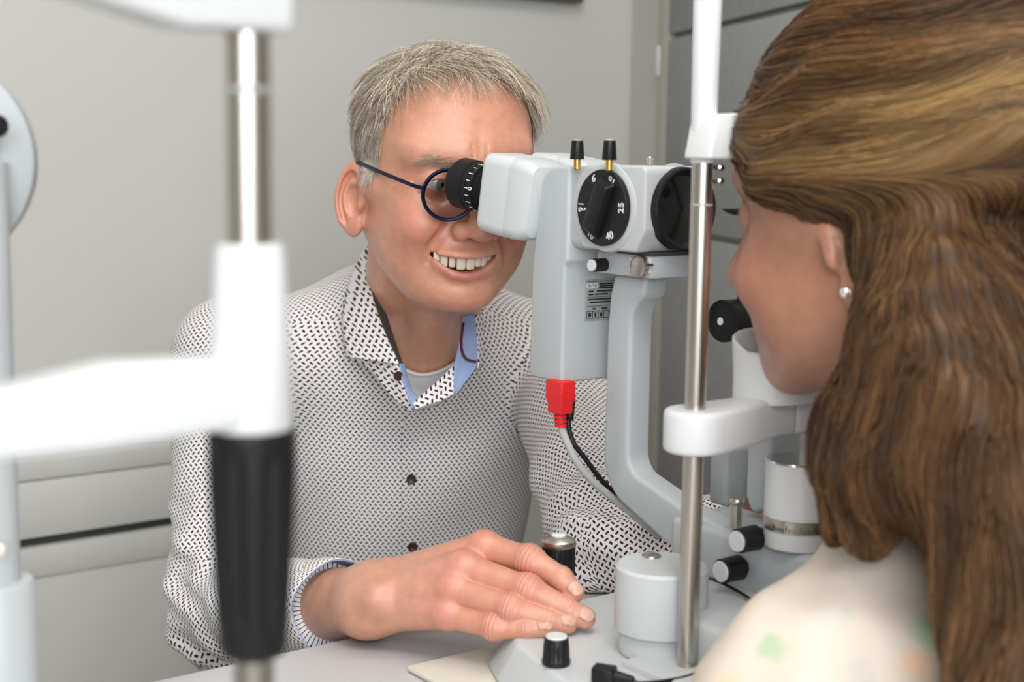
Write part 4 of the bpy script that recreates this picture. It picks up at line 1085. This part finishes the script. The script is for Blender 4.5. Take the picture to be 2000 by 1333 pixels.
cb_ = patch('collar_lining', [(902, 618, 1.385), (899, 660, 1.362), (888, 712, 1.345), (884, 770, 1.334)], [(928, 612, 1.395), (932, 660, 1.372), (934, 708, 1.352), (890, 771, 1.333)], m_blue, shirt, bulge=-.003)
cb_['label'] = 'open collar flap showing its light blue lining'
tube('piping', [at(905, 632, 1.376), at(901, 665, 1.359), at(903, 688, 1.350), (at(912, 702, 1.347)), at(930, 707, 1.349)], .0013, m_maroon, cb_, 8)
patch('collar_edge', [(928, 612, 1.394), (932, 660, 1.371), (934, 708, 1.351), (931, 722, 1.349)], [(944, 622, 1.415), (944, 660, 1.392), (943, 704, 1.372), (934, 726, 1.36)], m_shirt, shirt, rot=-.3)
patch('collar_front', [(887, 712, 1.347), (862, 738, 1.338), (835, 762, 1.331), (807, 788, 1.326)], [(886, 771, 1.331), (860, 784, 1.326), (838, 790, 1.323), (812, 800, 1.322)], m_shirt, shirt, rot=.6)
# cuff around the right wrist
e_ = (WRs - ER_) / np.linalg.norm(WRs - ER_)
cdir_ = (CM[2] - WRs) / np.linalg.norm(CM[2] - WRs) * .6 + e_ * .4; cdir_ /= np.linalg.norm(cdir_)
def cuff_shape(t, h, r): return r * (1 + .05 * math.sin(2 * t + 1) + .02 * math.sin(5 * t))
cuff = lathe('cuff', [(.0395, -.030), (.0410, -.010), (.0405, .012), (.0398, .022), (.0390, .0236)], WRs, cdir_, m_shirt, shirt, 64, cuff_shape, cap=False)
mm = cuff.data; X = np.empty(len(mm.vertices) * 3, f32); mm.vertices.foreach_get('co', X); X = X.reshape(-1, 3) + np.array(cuff.location, f32) + np.array(man.location, f32) + np.array(shirt.location, f32)
li_ = np.empty(len(mm.loops), np.int32); mm.loops.foreach_get('vertex_index', li_)
w = X - WRs; a_, u_, v_ = frame_of(cdir_); tt = np.arctan2(w @ v_, w @ u_)
set_uv(mm, np.stack([(tt * .04)[li_], (w @ a_)[li_]], 1))
lathe('cuff_lining', [(.0390, .0236), (.0376, .0228), (.0360, .0), (.032, -.025)], WRs, cdir_, m_blue, cuff, 48, cuff_shape, cap=False)

# ---- mouth, eyes, brows
m_tooth = mat('tooth_enamel', (.78, .70, .56), .25, sss=.2)
m_eye = mat('eye_white', (.50, .45, .43), .15); m_iris = mat('grey_iris', (.16, .19, .19), .2); m_pupil = mat('pupil', (.005,) * 3, .1)
tx = 0.
for side in (-1, 1):
    x = 0.
    for wdt, zb in ((.0088, -.0826), (.0066, -.0806), (.0072, -.0812), (.0062, -.0786)):
        xc = x + wdt / 2; y = .0925 - .42 * xc * xc / .0295
        sl_ = -2 * .42 * xc / .0295; yaw = math.atan(sl_)
        Mx = Matrix(np.block([[HR, H0[:, None]], [np.zeros((1, 3)), np.ones((1, 1))]]).tolist()) @ Matrix.Translation((side * xc + .005, y, 0)) @ Matrix.Rotation(side * yaw, 4, 'Z')
        box('tooth', (-wdt / 2 + .0002, -.0035, zb), (wdt / 2 - .0002, .0030, -.064), m_tooth, man, bev=.0019, seg=3, M=Mx)
        x += wdt * math.cos(yaw)
for side in (-1, 1):
    c = toW((side * .0330, .0790, -.0062)); look = EYE_L if side < 0 else EYE_R
    dv = HR @ np.array([-.30, .95, -.02])
    eb_ = lathe('eyeball', [(.0117 * math.sin(t), -.0117 * math.cos(t)) for t in np.linspace(.02, math.pi - .55, 14)], c, dv, m_eye, man, 28, cap=False)
    lathe('iris', [(.0060, .0100), (.0045, .0108), (.002, .0112)], c, dv, m_iris, eb_, 24)
    lathe('pupil', [(.0024, .0110), (.0015, .0114)], c, dv, m_pupil, eb_, 16)
# strands on the head
m_hairm = hair_mat('grey_hair', .45, .4)
def scatter(P, Q, wt, n):
    T_ = np.concatenate([Q[:, :3], Q[:, [0, 2, 3]]]); a, b, c = P[T_[:, 0]], P[T_[:, 1]], P[T_[:, 2]]
    ar = np.linalg.norm(np.cross(b - a, c - a), axis=1) * wt[T_].mean(1); ar /= ar.sum()
    k = RNG.choice(len(T_), n, p=ar); u = RNG.random((n, 2)); f = u.sum(1) > 1; u[f] = 1 - u[f]
    return a[k] + (b - a)[k] * u[:, :1] + (c - a)[k] * u[:, 1:]
def fnoise(P, f, s): return np.sin(P @ _v((f, 1.7 * f, .6 * f)) + s) * np.cos(P @ _v((-.8 * f, .5 * f, 1.3 * f)) + 2 * s)
n = 22000
R0 = scatter(Ph, Qh, hm.astype(float), n).astype(f32)
_, G = grad(man_head, R0)
top = np.clip((R0[:, 2] - .045) / .03, 0, 1)[:, None]
front = np.clip((R0[:, 1] - .0) / .05, 0, 1)[:, None]
sx = (R0[:, 0] / .06)[:, None]
cl1 = fnoise(R0, 170, .3)[:, None]; cl2 = fnoise(R0, 120, 1.9)[:, None]
tdir = top * (np.array([[.30, 0, 0]]) * np.sign(R0[:, :1] + .012) * np.minimum(1, np.abs(sx + .2) * 1.5) + np.array([[-.40, .30, .0]]) * front + np.array([[.05, -.35, 0]]) * (1 - front)) + (1 - top) * np.array([[0, -.18, -1.]])
tdir = tdir + np.array([[.35, .25, 0]]) * cl1 + np.array([[0, .25, .2]]) * cl2 + RNG.normal(0, .09, (n, 3))
tdir -= G * (tdir * G).sum(1, keepdims=True); tdir /= np.linalg.norm(tdir, axis=1, keepdims=True)
Lh = (.017 + .008 * top + .015 * top * front)[:, 0] * RNG.uniform(.7, 1.2, n)
Lh *= np.clip(.55 + (R0[:, 2] + .03) / .08, .5, 1)
seg = 5; s = np.linspace(0, 1, seg + 1)[None, :, None]
lift = (.12 + .34 * top + .26 * top * front)[:, :, None] * (1 + .35 * cl2[:, :, None])
bend = np.array([0, 0, -1.])[None, None]
paths = R0[:, None] + Lh[:, None, None] * (tdir[:, None] * (s * (.45 + .55 * s)) + G[:, None] * lift * (s * (1.25 - s * .62)) + bend * s ** 2 * .22)
# keep strands outside the skin
q = paths.reshape(-1, 3).astype(f32); dd, gg = grad(man_head, q); q = q + gg * np.clip(.0012 - dd, 0, .02)[:, None]
dmx = np.repeat((.0055 + .0075 * top + .004 * top * front)[:, 0] * RNG.uniform(.7, 1.25, n), seg + 1); q = q - gg * np.clip(dd - dmx, 0, .03)[:, None]; paths = q.reshape(n, seg + 1, 3)
tone = RNG.random(n)
dark = np.array((.15, .11, .07)); mid = np.array((.54, .445, .33)); light = np.array((.92, .84, .72))
cols = np.where(tone[:, None] < .5, dark + (mid - dark) * (tone[:, None] * 2), mid + (light - mid) * (tone[:, None] * 2 - 1))
cols = cols * (1 + .30 * cl1 + .15 * cl2)
greyer = np.clip((.055 - R0[:, 2]) / .06, 0, 1)[:, None]
cols = cols * (1 - .45 * greyer) + np.array((.74, .69, .61)) * .45 * greyer
hair = strands('hair', None, toW(paths), n, seg, .00021, m_hairm, man, cols); tag(hair, 'short tousled grey hair', kind='stuff')
# eyebrows
nb = 340
t = RNG.random(nb); sd = np.where(RNG.random(nb) < .5, 1, -1)
bx_ = .013 + .036 * t; Rb = np.stack([sd * bx_, .1 - .0 * t, .0095 + .005 * np.sin(t * 2.6) + RNG.normal(0, .0022, nb)], 1).astype(f32)
for _ in range(12):
    dd, gg = grad(man_head, Rb); Rb = (Rb - np.array([0, 1, 0], f32) * np.clip(dd, -.01, .01)[:, None]).astype(f32)
_, gg = grad(man_head, Rb)
tb_ = np.stack([sd * .9, -.35 * np.ones(nb), .25 - .6 * t], 1) + RNG.normal(0, .2, (nb, 3)); tb_ -= gg * (tb_ * gg).sum(1, keepdims=True); tb_ /= np.linalg.norm(tb_, axis=1, keepdims=True)
s4 = np.linspace(0, 1, 4)[None, :, None]
pb_ = Rb[:, None] + .009 * (tb_[:, None] * s4 + gg[:, None] * s4 * (1 - .5 * s4) * .5)
brow = strands('eyebrows', None, toW(pb_), nb, 3, .00018, m_hairm, man, np.repeat(np.array([[.52, .40, .29]]), nb, 0) * RNG.uniform(.6, 1.4, (nb, 1))); brow['kind'] = 'stuff'

# ---- his glasses
gl = root('glasses', 'round dark blue wire-rimmed glasses on the man\'s face', 'glasses', toW((0, .1, -.01)))
m_rim = mat('blue_metal', (.004, .012, .045), .3, metal=.6)
m_glass = mat('clear_lens', (1, 1, 1), .0, trans=1., ior=1.05)
lens_c = {}
for side in (1, -1):
    c = np.array([side * .0295, .1070, -.0125]); r = .0228; wrap = math.radians(8) * side
    rim = [toW(c + np.array([r * math.cos(a) * math.cos(wrap), -r * math.cos(a) * math.sin(wrap), r * .96 * math.sin(a)])) for a in np.linspace(0, 2 * math.pi, 49)]
    V, Fc = sweep(rim, rrect(.0013, .0016, .0006, 2), cap=False); rm = pyd('rim', V, Fc, m_rim, gl, 50)
    ax = HR @ np.array([math.sin(wrap), math.cos(wrap), 0]); 
    lathe('lens', [(r, -.0006), (r, .0006)], toW(c), ax, m_glass, rm, 48)
    hx = c + np.array([side * r, -.003, .0055])
    tp = [hx + np.array([0, .0008, 0]), hx + np.array([side * .0045, -.003, .0005]), hx + np.array([side * .009, -.012, .0015]), np.array([side * .0740, .045, -.0025]), np.array([side * .0785, .012, -.0015]), np.array([side * .0810, -.008, -.0030]), np.array([side * .0800, -.022, -.018]), np.array([side * .0775, -.030, -.034])]
    V, Fc = sweep(spline([toW(p) for p in tp], 6), rrect(.0009, .0017, .0005, 2), up=(0, 0, 1)); pyd('temple', V, Fc, m_rim, gl, 50)
tube('bridge', [toW((-.0135, .1085, -.008)), toW((0, .1125, -.0035)), toW((.0135, .1085, -.008))], .0011, m_rim, gl, 8)
# finger nails
m_nail = mat('finger_nail', (.66, .36, .27), .28, sss=.1)
for F4, rr_ in ((ix, .0074), (mi, .0078), (ri, .0071), (li, .0063)):
    d = F4[3] - F4[2]; L = np.linalg.norm(d); d /= L
    view = CAM - F4[3]; view /= np.linalg.norm(view); nrm = view * .75 + np.array([0, 0, 1.]) * .8; nrm -= d * (nrm @ d); nrm /= np.linalg.norm(nrm); sd_ = np.cross(d, nrm)
    V = []
    for i in range(9):
        u = -1 + 2 * i / 8
        for j in range(9):
            t = j / 8; ang = u * .78 * (1 - .15 * max(0, t - .7) * 3)
            V.append(F4[3] + d * (-.0058 + .0118 * t - .0022 * u * u * (t > .5) + .0012 * u * u * (t <= .5)) + (nrm * math.cos(ang) + sd_ * math.sin(ang)) * (rr_ + .0002 + .0004 * t) - nrm * max(0, t - .6) * .004)
    Q = np.array([(i * 9 + j, i * 9 + j + 1, i * 9 + j + 10, i * 9 + j + 9) for i in range(8) for j in range(8)])
    o = link('finger_nail', np_mesh('finger_nail', np.array(V), Q), m_nail, man); md = o.modifiers.new('s', 'SOLIDIFY'); md.thickness = .0006; md.offset = -1
# trousers and shoes (under the table)
def leg_sdf(P):
    d = None
    hipc = TC + np.array([0, .02, -.33])
    for s in (-1, 1):
        hip = hipc + TB[:, 0] * s * .085; kn = hip + np.array([.10, -.40, -.0]) + TB[:, 0] * s * .05; ft = np.array([kn[0] + .02, kn[1] + .06, .09])
        e = smin(rc(P, hip, kn, .085, .062), rc(P, kn, ft, .060, .045), .03); d = e if d is None else smin(d, e, .03)
        d = smin(d, rc(P, hipc + np.array([0, 0, .10]), hip, .12, .10), .05)
    return d
hp_ = TC + np.array([0, .02, -.33])
Pt, Qt = sdf_mesh(leg_sdf, hp_ + np.array([-.30, -.58, -.62]), hp_ + np.array([.40, .22, .26]), .012, c=5, proj=1)
link('trousers', np_mesh('trousers', Pt, Qt), m_trous, man)
for s in (-1, 1):
    kn = hp_ + TB[:, 0] * s * .135 + np.array([.12, -.34, 0])
    lathe('shoe', [(.01, -.13), (.035, -.11), (.042, -.04), (.040, .04), (.036, .09), (.02, .11)], (kn[0], kn[1], .046), (.25, -.95, 0), m_black, man, 24)

# ------------------------------------------------------------------ the woman (faces +y, turned a little to her left)
wy = math.radians(10)
wp = math.radians(-9)
WRt = np.array([[math.cos(wy), -math.sin(wy), 0], [math.sin(wy), math.cos(wy), 0], [0, 0, 1]]) @ np.array([[1, 0, 0], [0, math.cos(wp), -math.sin(wp)], [0, math.sin(wp), math.cos(wp)]]); W0 = np.array([.748, .590, 1.120]); WS = 1.04
def wL(P): return (((P - _v(W0)) @ WRt.astype(f32)) / f32(WS)).astype(f32)
def wW(P): return (np.asarray(P) * WS) @ WRt.T + W0
WN = np.array([.752, .530, .905]); WNl = ((WN - W0) @ WRt) / WS
def wom_head(Pl):
    d = head_sdf(Pl, False)
    return smin(d, rc(Pl, (0, -.022, -.055), WNl, .047, .052), .03)
Pw, Qw = sdf_mesh(wom_head, (-.11, -.14, -.26), (.11, .14, .12), .0030, proj=2)
Cw = skin_col(Pw, (.46, .205, .12)); Cw = Cw * .5 + np.array((.45, .195, .115)) * .5
wsh = {-1: np.array([.585, .505, .834]), 1: np.array([.919, .505, .834])}
wel = {-1: np.array([.590, .520, .655]), 1: np.array([.910, .520, .655])}
wwr = {-1: np.array([.675, .660, .640]), 1: np.array([.825, .660, .640])}
def wtorso(P, inset=0.):
    q = P - _v((.752, .420, .66)); q = q.copy(); q[:, 1] -= .35 * (q[:, 2])
    d = ell(q, (0, -.012, .0), (.165, .112, .28))
    for s in (-1, 1):
        d = smin(d, rc(P, WN + np.array([s * .02, -.005, -.01]), wsh[s], .056, .058), .05)
        a = smin(rc(P, wsh[s], wel[s], .060, .050), rc(P, wel[s], wwr[s], .044, .034), .02)
        d = smin(d, a, .02)
    return d + inset
def blouse_sdf(P):
    d = wtorso(P)
    d = d + .0022 * np.sin(P[:, 0] * 70 + P[:, 2] * 50 + 2 * np.sin(P[:, 1] * 40)) + .0018 * np.sin(P[:, 1] * 110 - P[:, 0] * 40)
    d = smax(d, -rc(P, WN + np.array([0, .01, -.02]), WN + np.array([0, .05, .12]), .050, .062), .004)
    return d
lo4 = (.50, .28, .40); hi4 = (1.02, .76, 1.0)
Pb, Qb = sdf_mesh(blouse_sdf, lo4, hi4, .0045, c=6, proj=1)
Pu2, Qu2 = sdf_mesh(lambda P: wtorso(P, .012), lo4, hi4, .012, c=4, proj=1)
# her hands rest on the table
def whand(P):
    d = None
    for s in (-1, 1):
        w0 = wwr[s]; dr = (wwr[s] - wel[s]); dr /= np.linalg.norm(dr)
        e = rc(P, w0, w0 + dr * .07, .024, .020)
        for k in range(4):
            o_ = np.array([0, 0, 1.]) * (.0) + np.cross(dr, (0, 0, 1)) * (k - 1.5) * .016
            b = w0 + dr * .07 + o_; b[2] = w0[2] - .004; t_ = b + dr * (.06 - .006 * abs(k - 1.2)); t_[2] = w0[2] - .012
            e = smin(e, rc(P, b, t_, .009, .0068), .004)
        th0 = w0 + dr * .03 + np.cross(dr, (0, 0, 1)) * .024 * -s; th1 = th0 + dr * .045 + np.cross(dr, (0, 0, 1)) * .012 * -s; th1[2] = w0[2] - .005
        e = smin(e, rc(P, th0, th1, .012, .008), .01)
        d = e if d is None else np.minimum(d, e)
    return d
Pq, Qq = sdf_mesh(whand, (.58, .58, .58), (.92, .86, .70), .0040, c=6, proj=1)
P_ = np.concatenate([wW(Pw), Pu2, Pq]); Q_ = np.concatenate([Qw, Qu2 + len(Pw), Qq + len(Pw) + len(Pu2)])
me = np_mesh('person', P_, Q_); set_col(me, np.concatenate([Cw, np.tile((.50, .25, .15), (len(Pu2), 1)), np.tile((.52, .27, .17), (len(Pq), 1))]))
wom = link('person', me, m_skin); tag(wom, 'brown-haired woman in cream blouse seen from behind with chin on the rest', 'person')
# blouse with faint printed sprigs
m_blo = bpy.data.materials.new('cream_print_blouse'); m_blo.use_nodes = True; nt = m_blo.node_tree; b = nt.nodes['Principled BSDF']
tc = nt.nodes.new('ShaderNodeTexCoord'); vo = nt.nodes.new('ShaderNodeTexVoronoi'); vo.inputs['Scale'].default_value = 24; nt.links.new(tc.outputs['Object'], vo.inputs['Vector'])
nz = nt.nodes.new('ShaderNodeTexNoise'); nz.inputs['Scale'].default_value = 90; nt.links.new(tc.outputs['Object'], nz.inputs['Vector'])
ad = nt.nodes.new('ShaderNodeMath'); ad.operation = 'MULTIPLY_ADD'; nt.links.new(nz.outputs['Fac'], ad.inputs[0]); ad.inputs[1].default_value = .35; nt.links.new(vo.outputs['Distance'], ad.inputs[2])
mr = nt.nodes.new('ShaderNodeMapRange'); nt.links.new(ad.outputs[0], mr.inputs[0]); mr.inputs[1].default_value = .34; mr.inputs[2].default_value = .50; mr.inputs[3].default_value = 1; mr.inputs[4].default_value = 0
cr = nt.nodes.new('ShaderNodeValToRGB'); sc_ = nt.nodes.new('ShaderNodeSeparateColor'); nt.links.new(vo.outputs['Color'], sc_.inputs[0]); nt.links.new(sc_.outputs[0], cr.inputs[0])
cr.color_ramp.interpolation = 'CONSTANT'; cr.color_ramp.elements[0].color = (.45, .55, .38, 1); cr.color_ramp.elements[1].position = .45; cr.color_ramp.elements[1].color = (.82, .55, .38, 1)
e_2 = cr.color_ramp.elements.new(.75); e_2.color = (.62, .56, .50, 1)
mx = nt.nodes.new('ShaderNodeMix'); mx.data_type = 'RGBA'; mx.inputs[6].default_value = (.68, .59, .50, 1); nt.links.new(cr.outputs[0], mx.inputs[7]); nt.links.new(mr.outputs[0], mx.inputs[0]); nt.links.new(mx.outputs[2], b.inputs['Base Color'])
b.inputs['Roughness'].default_value = .8; b.inputs['Specular IOR Level'].default_value = .2
blo = link('blouse', np_mesh('blouse', Pb, Qb), m_blo, wom); blo['label'] = 'cream blouse with faint green and orange sprigs'
# ---- her hair: crown swept back over the ear, long waves falling over the shoulder
locks = [
    ([(1835, 540, .87), (1765, 680, .83), (1680, 810, .82), (1645, 920, .81), (1628, 1040, .80)], [.028, .029, .023, .016, .007]),
    ([(1850, 510, .84), (1800, 680, .80), (1750, 830, .785), (1715, 950, .775), (1690, 1050, .775)], [.034, .035, .031, .023, .010]),
    ([(1810, 480, .84), (1830, 650, .79), (1830, 800, .765), (1800, 900, .755), (1775, 960, .755)], [.040, .040, .036, .030, .018]),
    ([(1900, 460, .86), (1910, 650, .79), (1920, 820, .755), (1930, 1000, .735), (1950, 1180, .725)], [.042, .042, .040, .036, .028]),
    ([(2000, 460, .88), (2010, 680, .80), (2010, 900, .745), (2010, 1130, .715), (2015, 1400, .70)], [.040, .042, .042, .042, .036]),
    ([(2060, 500, .93), (2090, 800, .83), (2090, 1100, .76), (2080, 1400, .73)], [.045, .05, .05, .045]),
]
LK = [([at(*p) for p in pts], r) for pts, r in locks]
def wom_hair(P):
    L = wL(P)
    d = ell(L, (0, -.030, .038), (.0935, .118, .098))
    d = smin(d, ell(L, (0, -.085, .020), (.070, .055, .060)), .03)
    # roll of hair swept from the temple back over the ear
    Am = L.copy(); Am[:, 0] = np.abs(Am[:, 0])
    d = smin(d, chain(Am, [(.060, .054, .040), (.076, .032, .018), (.083, .000, .010), (.080, -.045, .006), (.055, -.095, .012)], [.018, .020, .019, .026, .030]), .02)
    # face opening
    face = ell(L, (0, .115, -.050), (.070, .080, .088))
    d = smax(d, -face, .012)
    d = d + .0018 * np.sin(L[:, 2] * 160 + 25 * L[:, 1] + 3 * np.sin(20 * L[:, 1])) * (L[:, 1] < .06)
    for i, (pts, r) in enumerate(LK):
        c = chain(P, pts, r) + .003 * np.sin(P[:, 2] * 50 + i * 2 + P[:, 0] * 60) + .0012 * np.sin(P[:, 0] * 260 + P[:, 1] * 200 + i)
        d = smin(d, c, .014)
    return d
lo5 = np.array([.55, .28, .74]); hi5 = np.array([.90, .74, 1.26])
Pg, Qg = sdf_mesh(wom_hair, lo5, hi5, .0050, c=6, proj=1)
Lg = wL(Pg)
def wcol(P):
    L = wL(P); n = len(P)
    crown = np.clip((L[:, 2] + .012) / .02, 0, 1)
    st = .5 + .5 * np.sin(L[:, 2] * 210 + L[:, 1] * 35 + 2.5 * np.sin(L[:, 1] * 30 + L[:, 0] * 25))
    st2 = .5 + .5 * np.sin(P[:, 0] * 260 + P[:, 1] * 190 + 4 * np.sin(P[:, 2] * 22))
    k = np.where(crown > .5, st, st2)
    gold = np.clip(crown * np.exp(-((L[:, 2] - .030) / .030) ** 2) * np.clip((.07 - L[:, 1]) / .08, 0, 1), 0, 1)
    tips = np.clip((1.0 - P[:, 2]) / .12, 0, 1)
    base = np.array((.050, .024, .011)); br = np.array((.20, .097, .038)); go = np.array((.46, .28, .105))
    c = base + (br - base) * (k * .8 + .1)[:, None]
    c = c + (go - c) * (gold * (.25 + .6 * k))[:, None]
    c = c + (np.array((.34, .185, .09)) - c) * (tips * (.25 + .6 * k))[:, None]
    return c
me = np_mesh('hair', Pg, Qg); set_col(me, wcol(Pg) * .75)
m_hairw = hair_mat('brown_hair', .48, .28)
wh = link('hair', me, m_hairw, wom); tag(wh, 'long wavy brown hair with golden highlights pinned back', kind='stuff')
nW = 13000
Rw = scatter(Pg, Qg, np.ones(len(Pg)), nW).astype(f32)
seg = 9; cur = Rw.copy(); pts_ = []; stp = (RNG.uniform(.05, .10, nW) / seg)[:, None]
ph = RNG.uniform(0, 6.28, nW)
for i in range(seg + 1):
    dd, gg = grad(wom_hair, cur, .002)
    tgt = (.0010 + .0022 * math.sin(math.pi * i / seg)) * RNG.uniform(.6, 1.2, nW)
    cur = (cur - gg * np.clip(dd - tgt, -.01, .01)[:, None]).astype(f32); pts_.append(cur.copy())
    L = wL(cur); crown = np.clip((L[:, 2] + .022) / .03, 0, 1)[:, None]
    back = np.array([[.0, -1., -.12]]) + np.array([[0, 0, -1.1]]) * np.clip((L[:, 1:2] - .035) / .05, 0, 1) + np.array([[0, 0, .5]]) * np.clip(-(L[:, 1:2] + .03) / .06, 0, 1)
    t_ = crown * (back @ WRt.T) + (1 - crown) * np.array([[.02, -.10, -1.]])
    t_ = t_ + .15 * np.stack([np.sin(cur[:, 2] * 60 + ph * .2), np.cos(cur[:, 2] * 55 + ph * .2), np.zeros(nW)], 1) + RNG.normal(0, .025, (nW, 3))
    t_ -= gg * (t_ * gg).sum(1, keepdims=True); t_ /= np.linalg.norm(t_, axis=1, keepdims=True) + 1e-6
    cur = (cur + t_ * stp).astype(f32)
pw_ = np.stack(pts_, 1)
cw_ = wcol(Rw) * RNG.uniform(.6, 1.4, (nW, 1))
o = strands('hair_strands', None, pw_, nW, seg, .00032, m_hairw, wh, cw_, taper=.5); o['kind'] = 'stuff'
# eyelashes, eye
c = wW((-.0330, .0790, -.0062)); eb_ = lathe('eyeball', [(.0117 * math.sin(t), -.0117 * math.cos(t)) for t in np.linspace(.02, math.pi - .02, 14)], c, WRt @ np.array([0, 1, 0]), m_eye, wom, 24, cap=False)
nl = 60; t = np.linspace(-1, 1, nl); lr = np.stack([-.033 + .0115 * t, .0915 - .004 * t * t, -.0035 + 0 * t], 1)
s4 = np.linspace(0, 1, 5)[None, :, None]
lp = lr[:, None] + np.array([[[0, .009, 0]]]) * s4 + np.array([[[0, 0, .005]]]) * s4 ** 2 + (t[:, None, None] * np.array([[[.003, 0, 0]]])) * s4
o = strands('eyelashes', None, wW(lp), nl, 4, .0003, m_hairw, wom, np.tile((.01, .008, .007), (nl, 1))); o['kind'] = 'stuff'
# ear stud
ec = wW((-.0785, -.006, -.0590))
er = root('earring', 'small sparkling round ear stud in the woman\'s ear lobe', 'earring', ec)
dvr = np.array([-.93, -.30, .05])
st_ = lathe('setting', [(.0026, 0), (.0034, .001), (.0034, .0018)], ec, dvr, m_chrome, er, 24)
lathe('stone', [(.0030, .0016), (.0030, .0022), (.0016, .0034), (.0, .0036)], ec, dvr, mat('crystal', (.95, .93, .92), .05, metal=.7), er, 10, cap=False)
# skirt / legs below the table
def wleg(P):
    hc_ = np.array([.752, .40, .50]); d = rc(P, hc_ + np.array([-.06, 0, 0]), hc_ + np.array([.06, 0, 0]), .13, .13)
    for s in (-1, 1):
        h_ = hc_ + np.array([s * .085, .0, -.02]); k_ = h_ + np.array([s * .03, .36, 0]); f_ = np.array([k_[0], k_[1] - .03, .08])
        d = smin(d, smin(rc(P, h_, k_, .085, .06), rc(P, k_, f_, .058, .04), .03), .03)
    return d
Px_, Qx_ = sdf_mesh(wleg, (.42, .2, .02), (1.08, .86, .68), .014, c=5, proj=1)
link('trousers', np_mesh('trousers', Px_, Qx_), mat('navy_trousers', (.03, .035, .06), .9), wom)
for s in (-1, 1):
    lathe('shoe', [(.01, -.11), (.032, -.09), (.038, -.03), (.035, .05), (.016, .09)], (.752 + s * .115, .76, .042), (0, 1, 0), m_black, wom, 24)
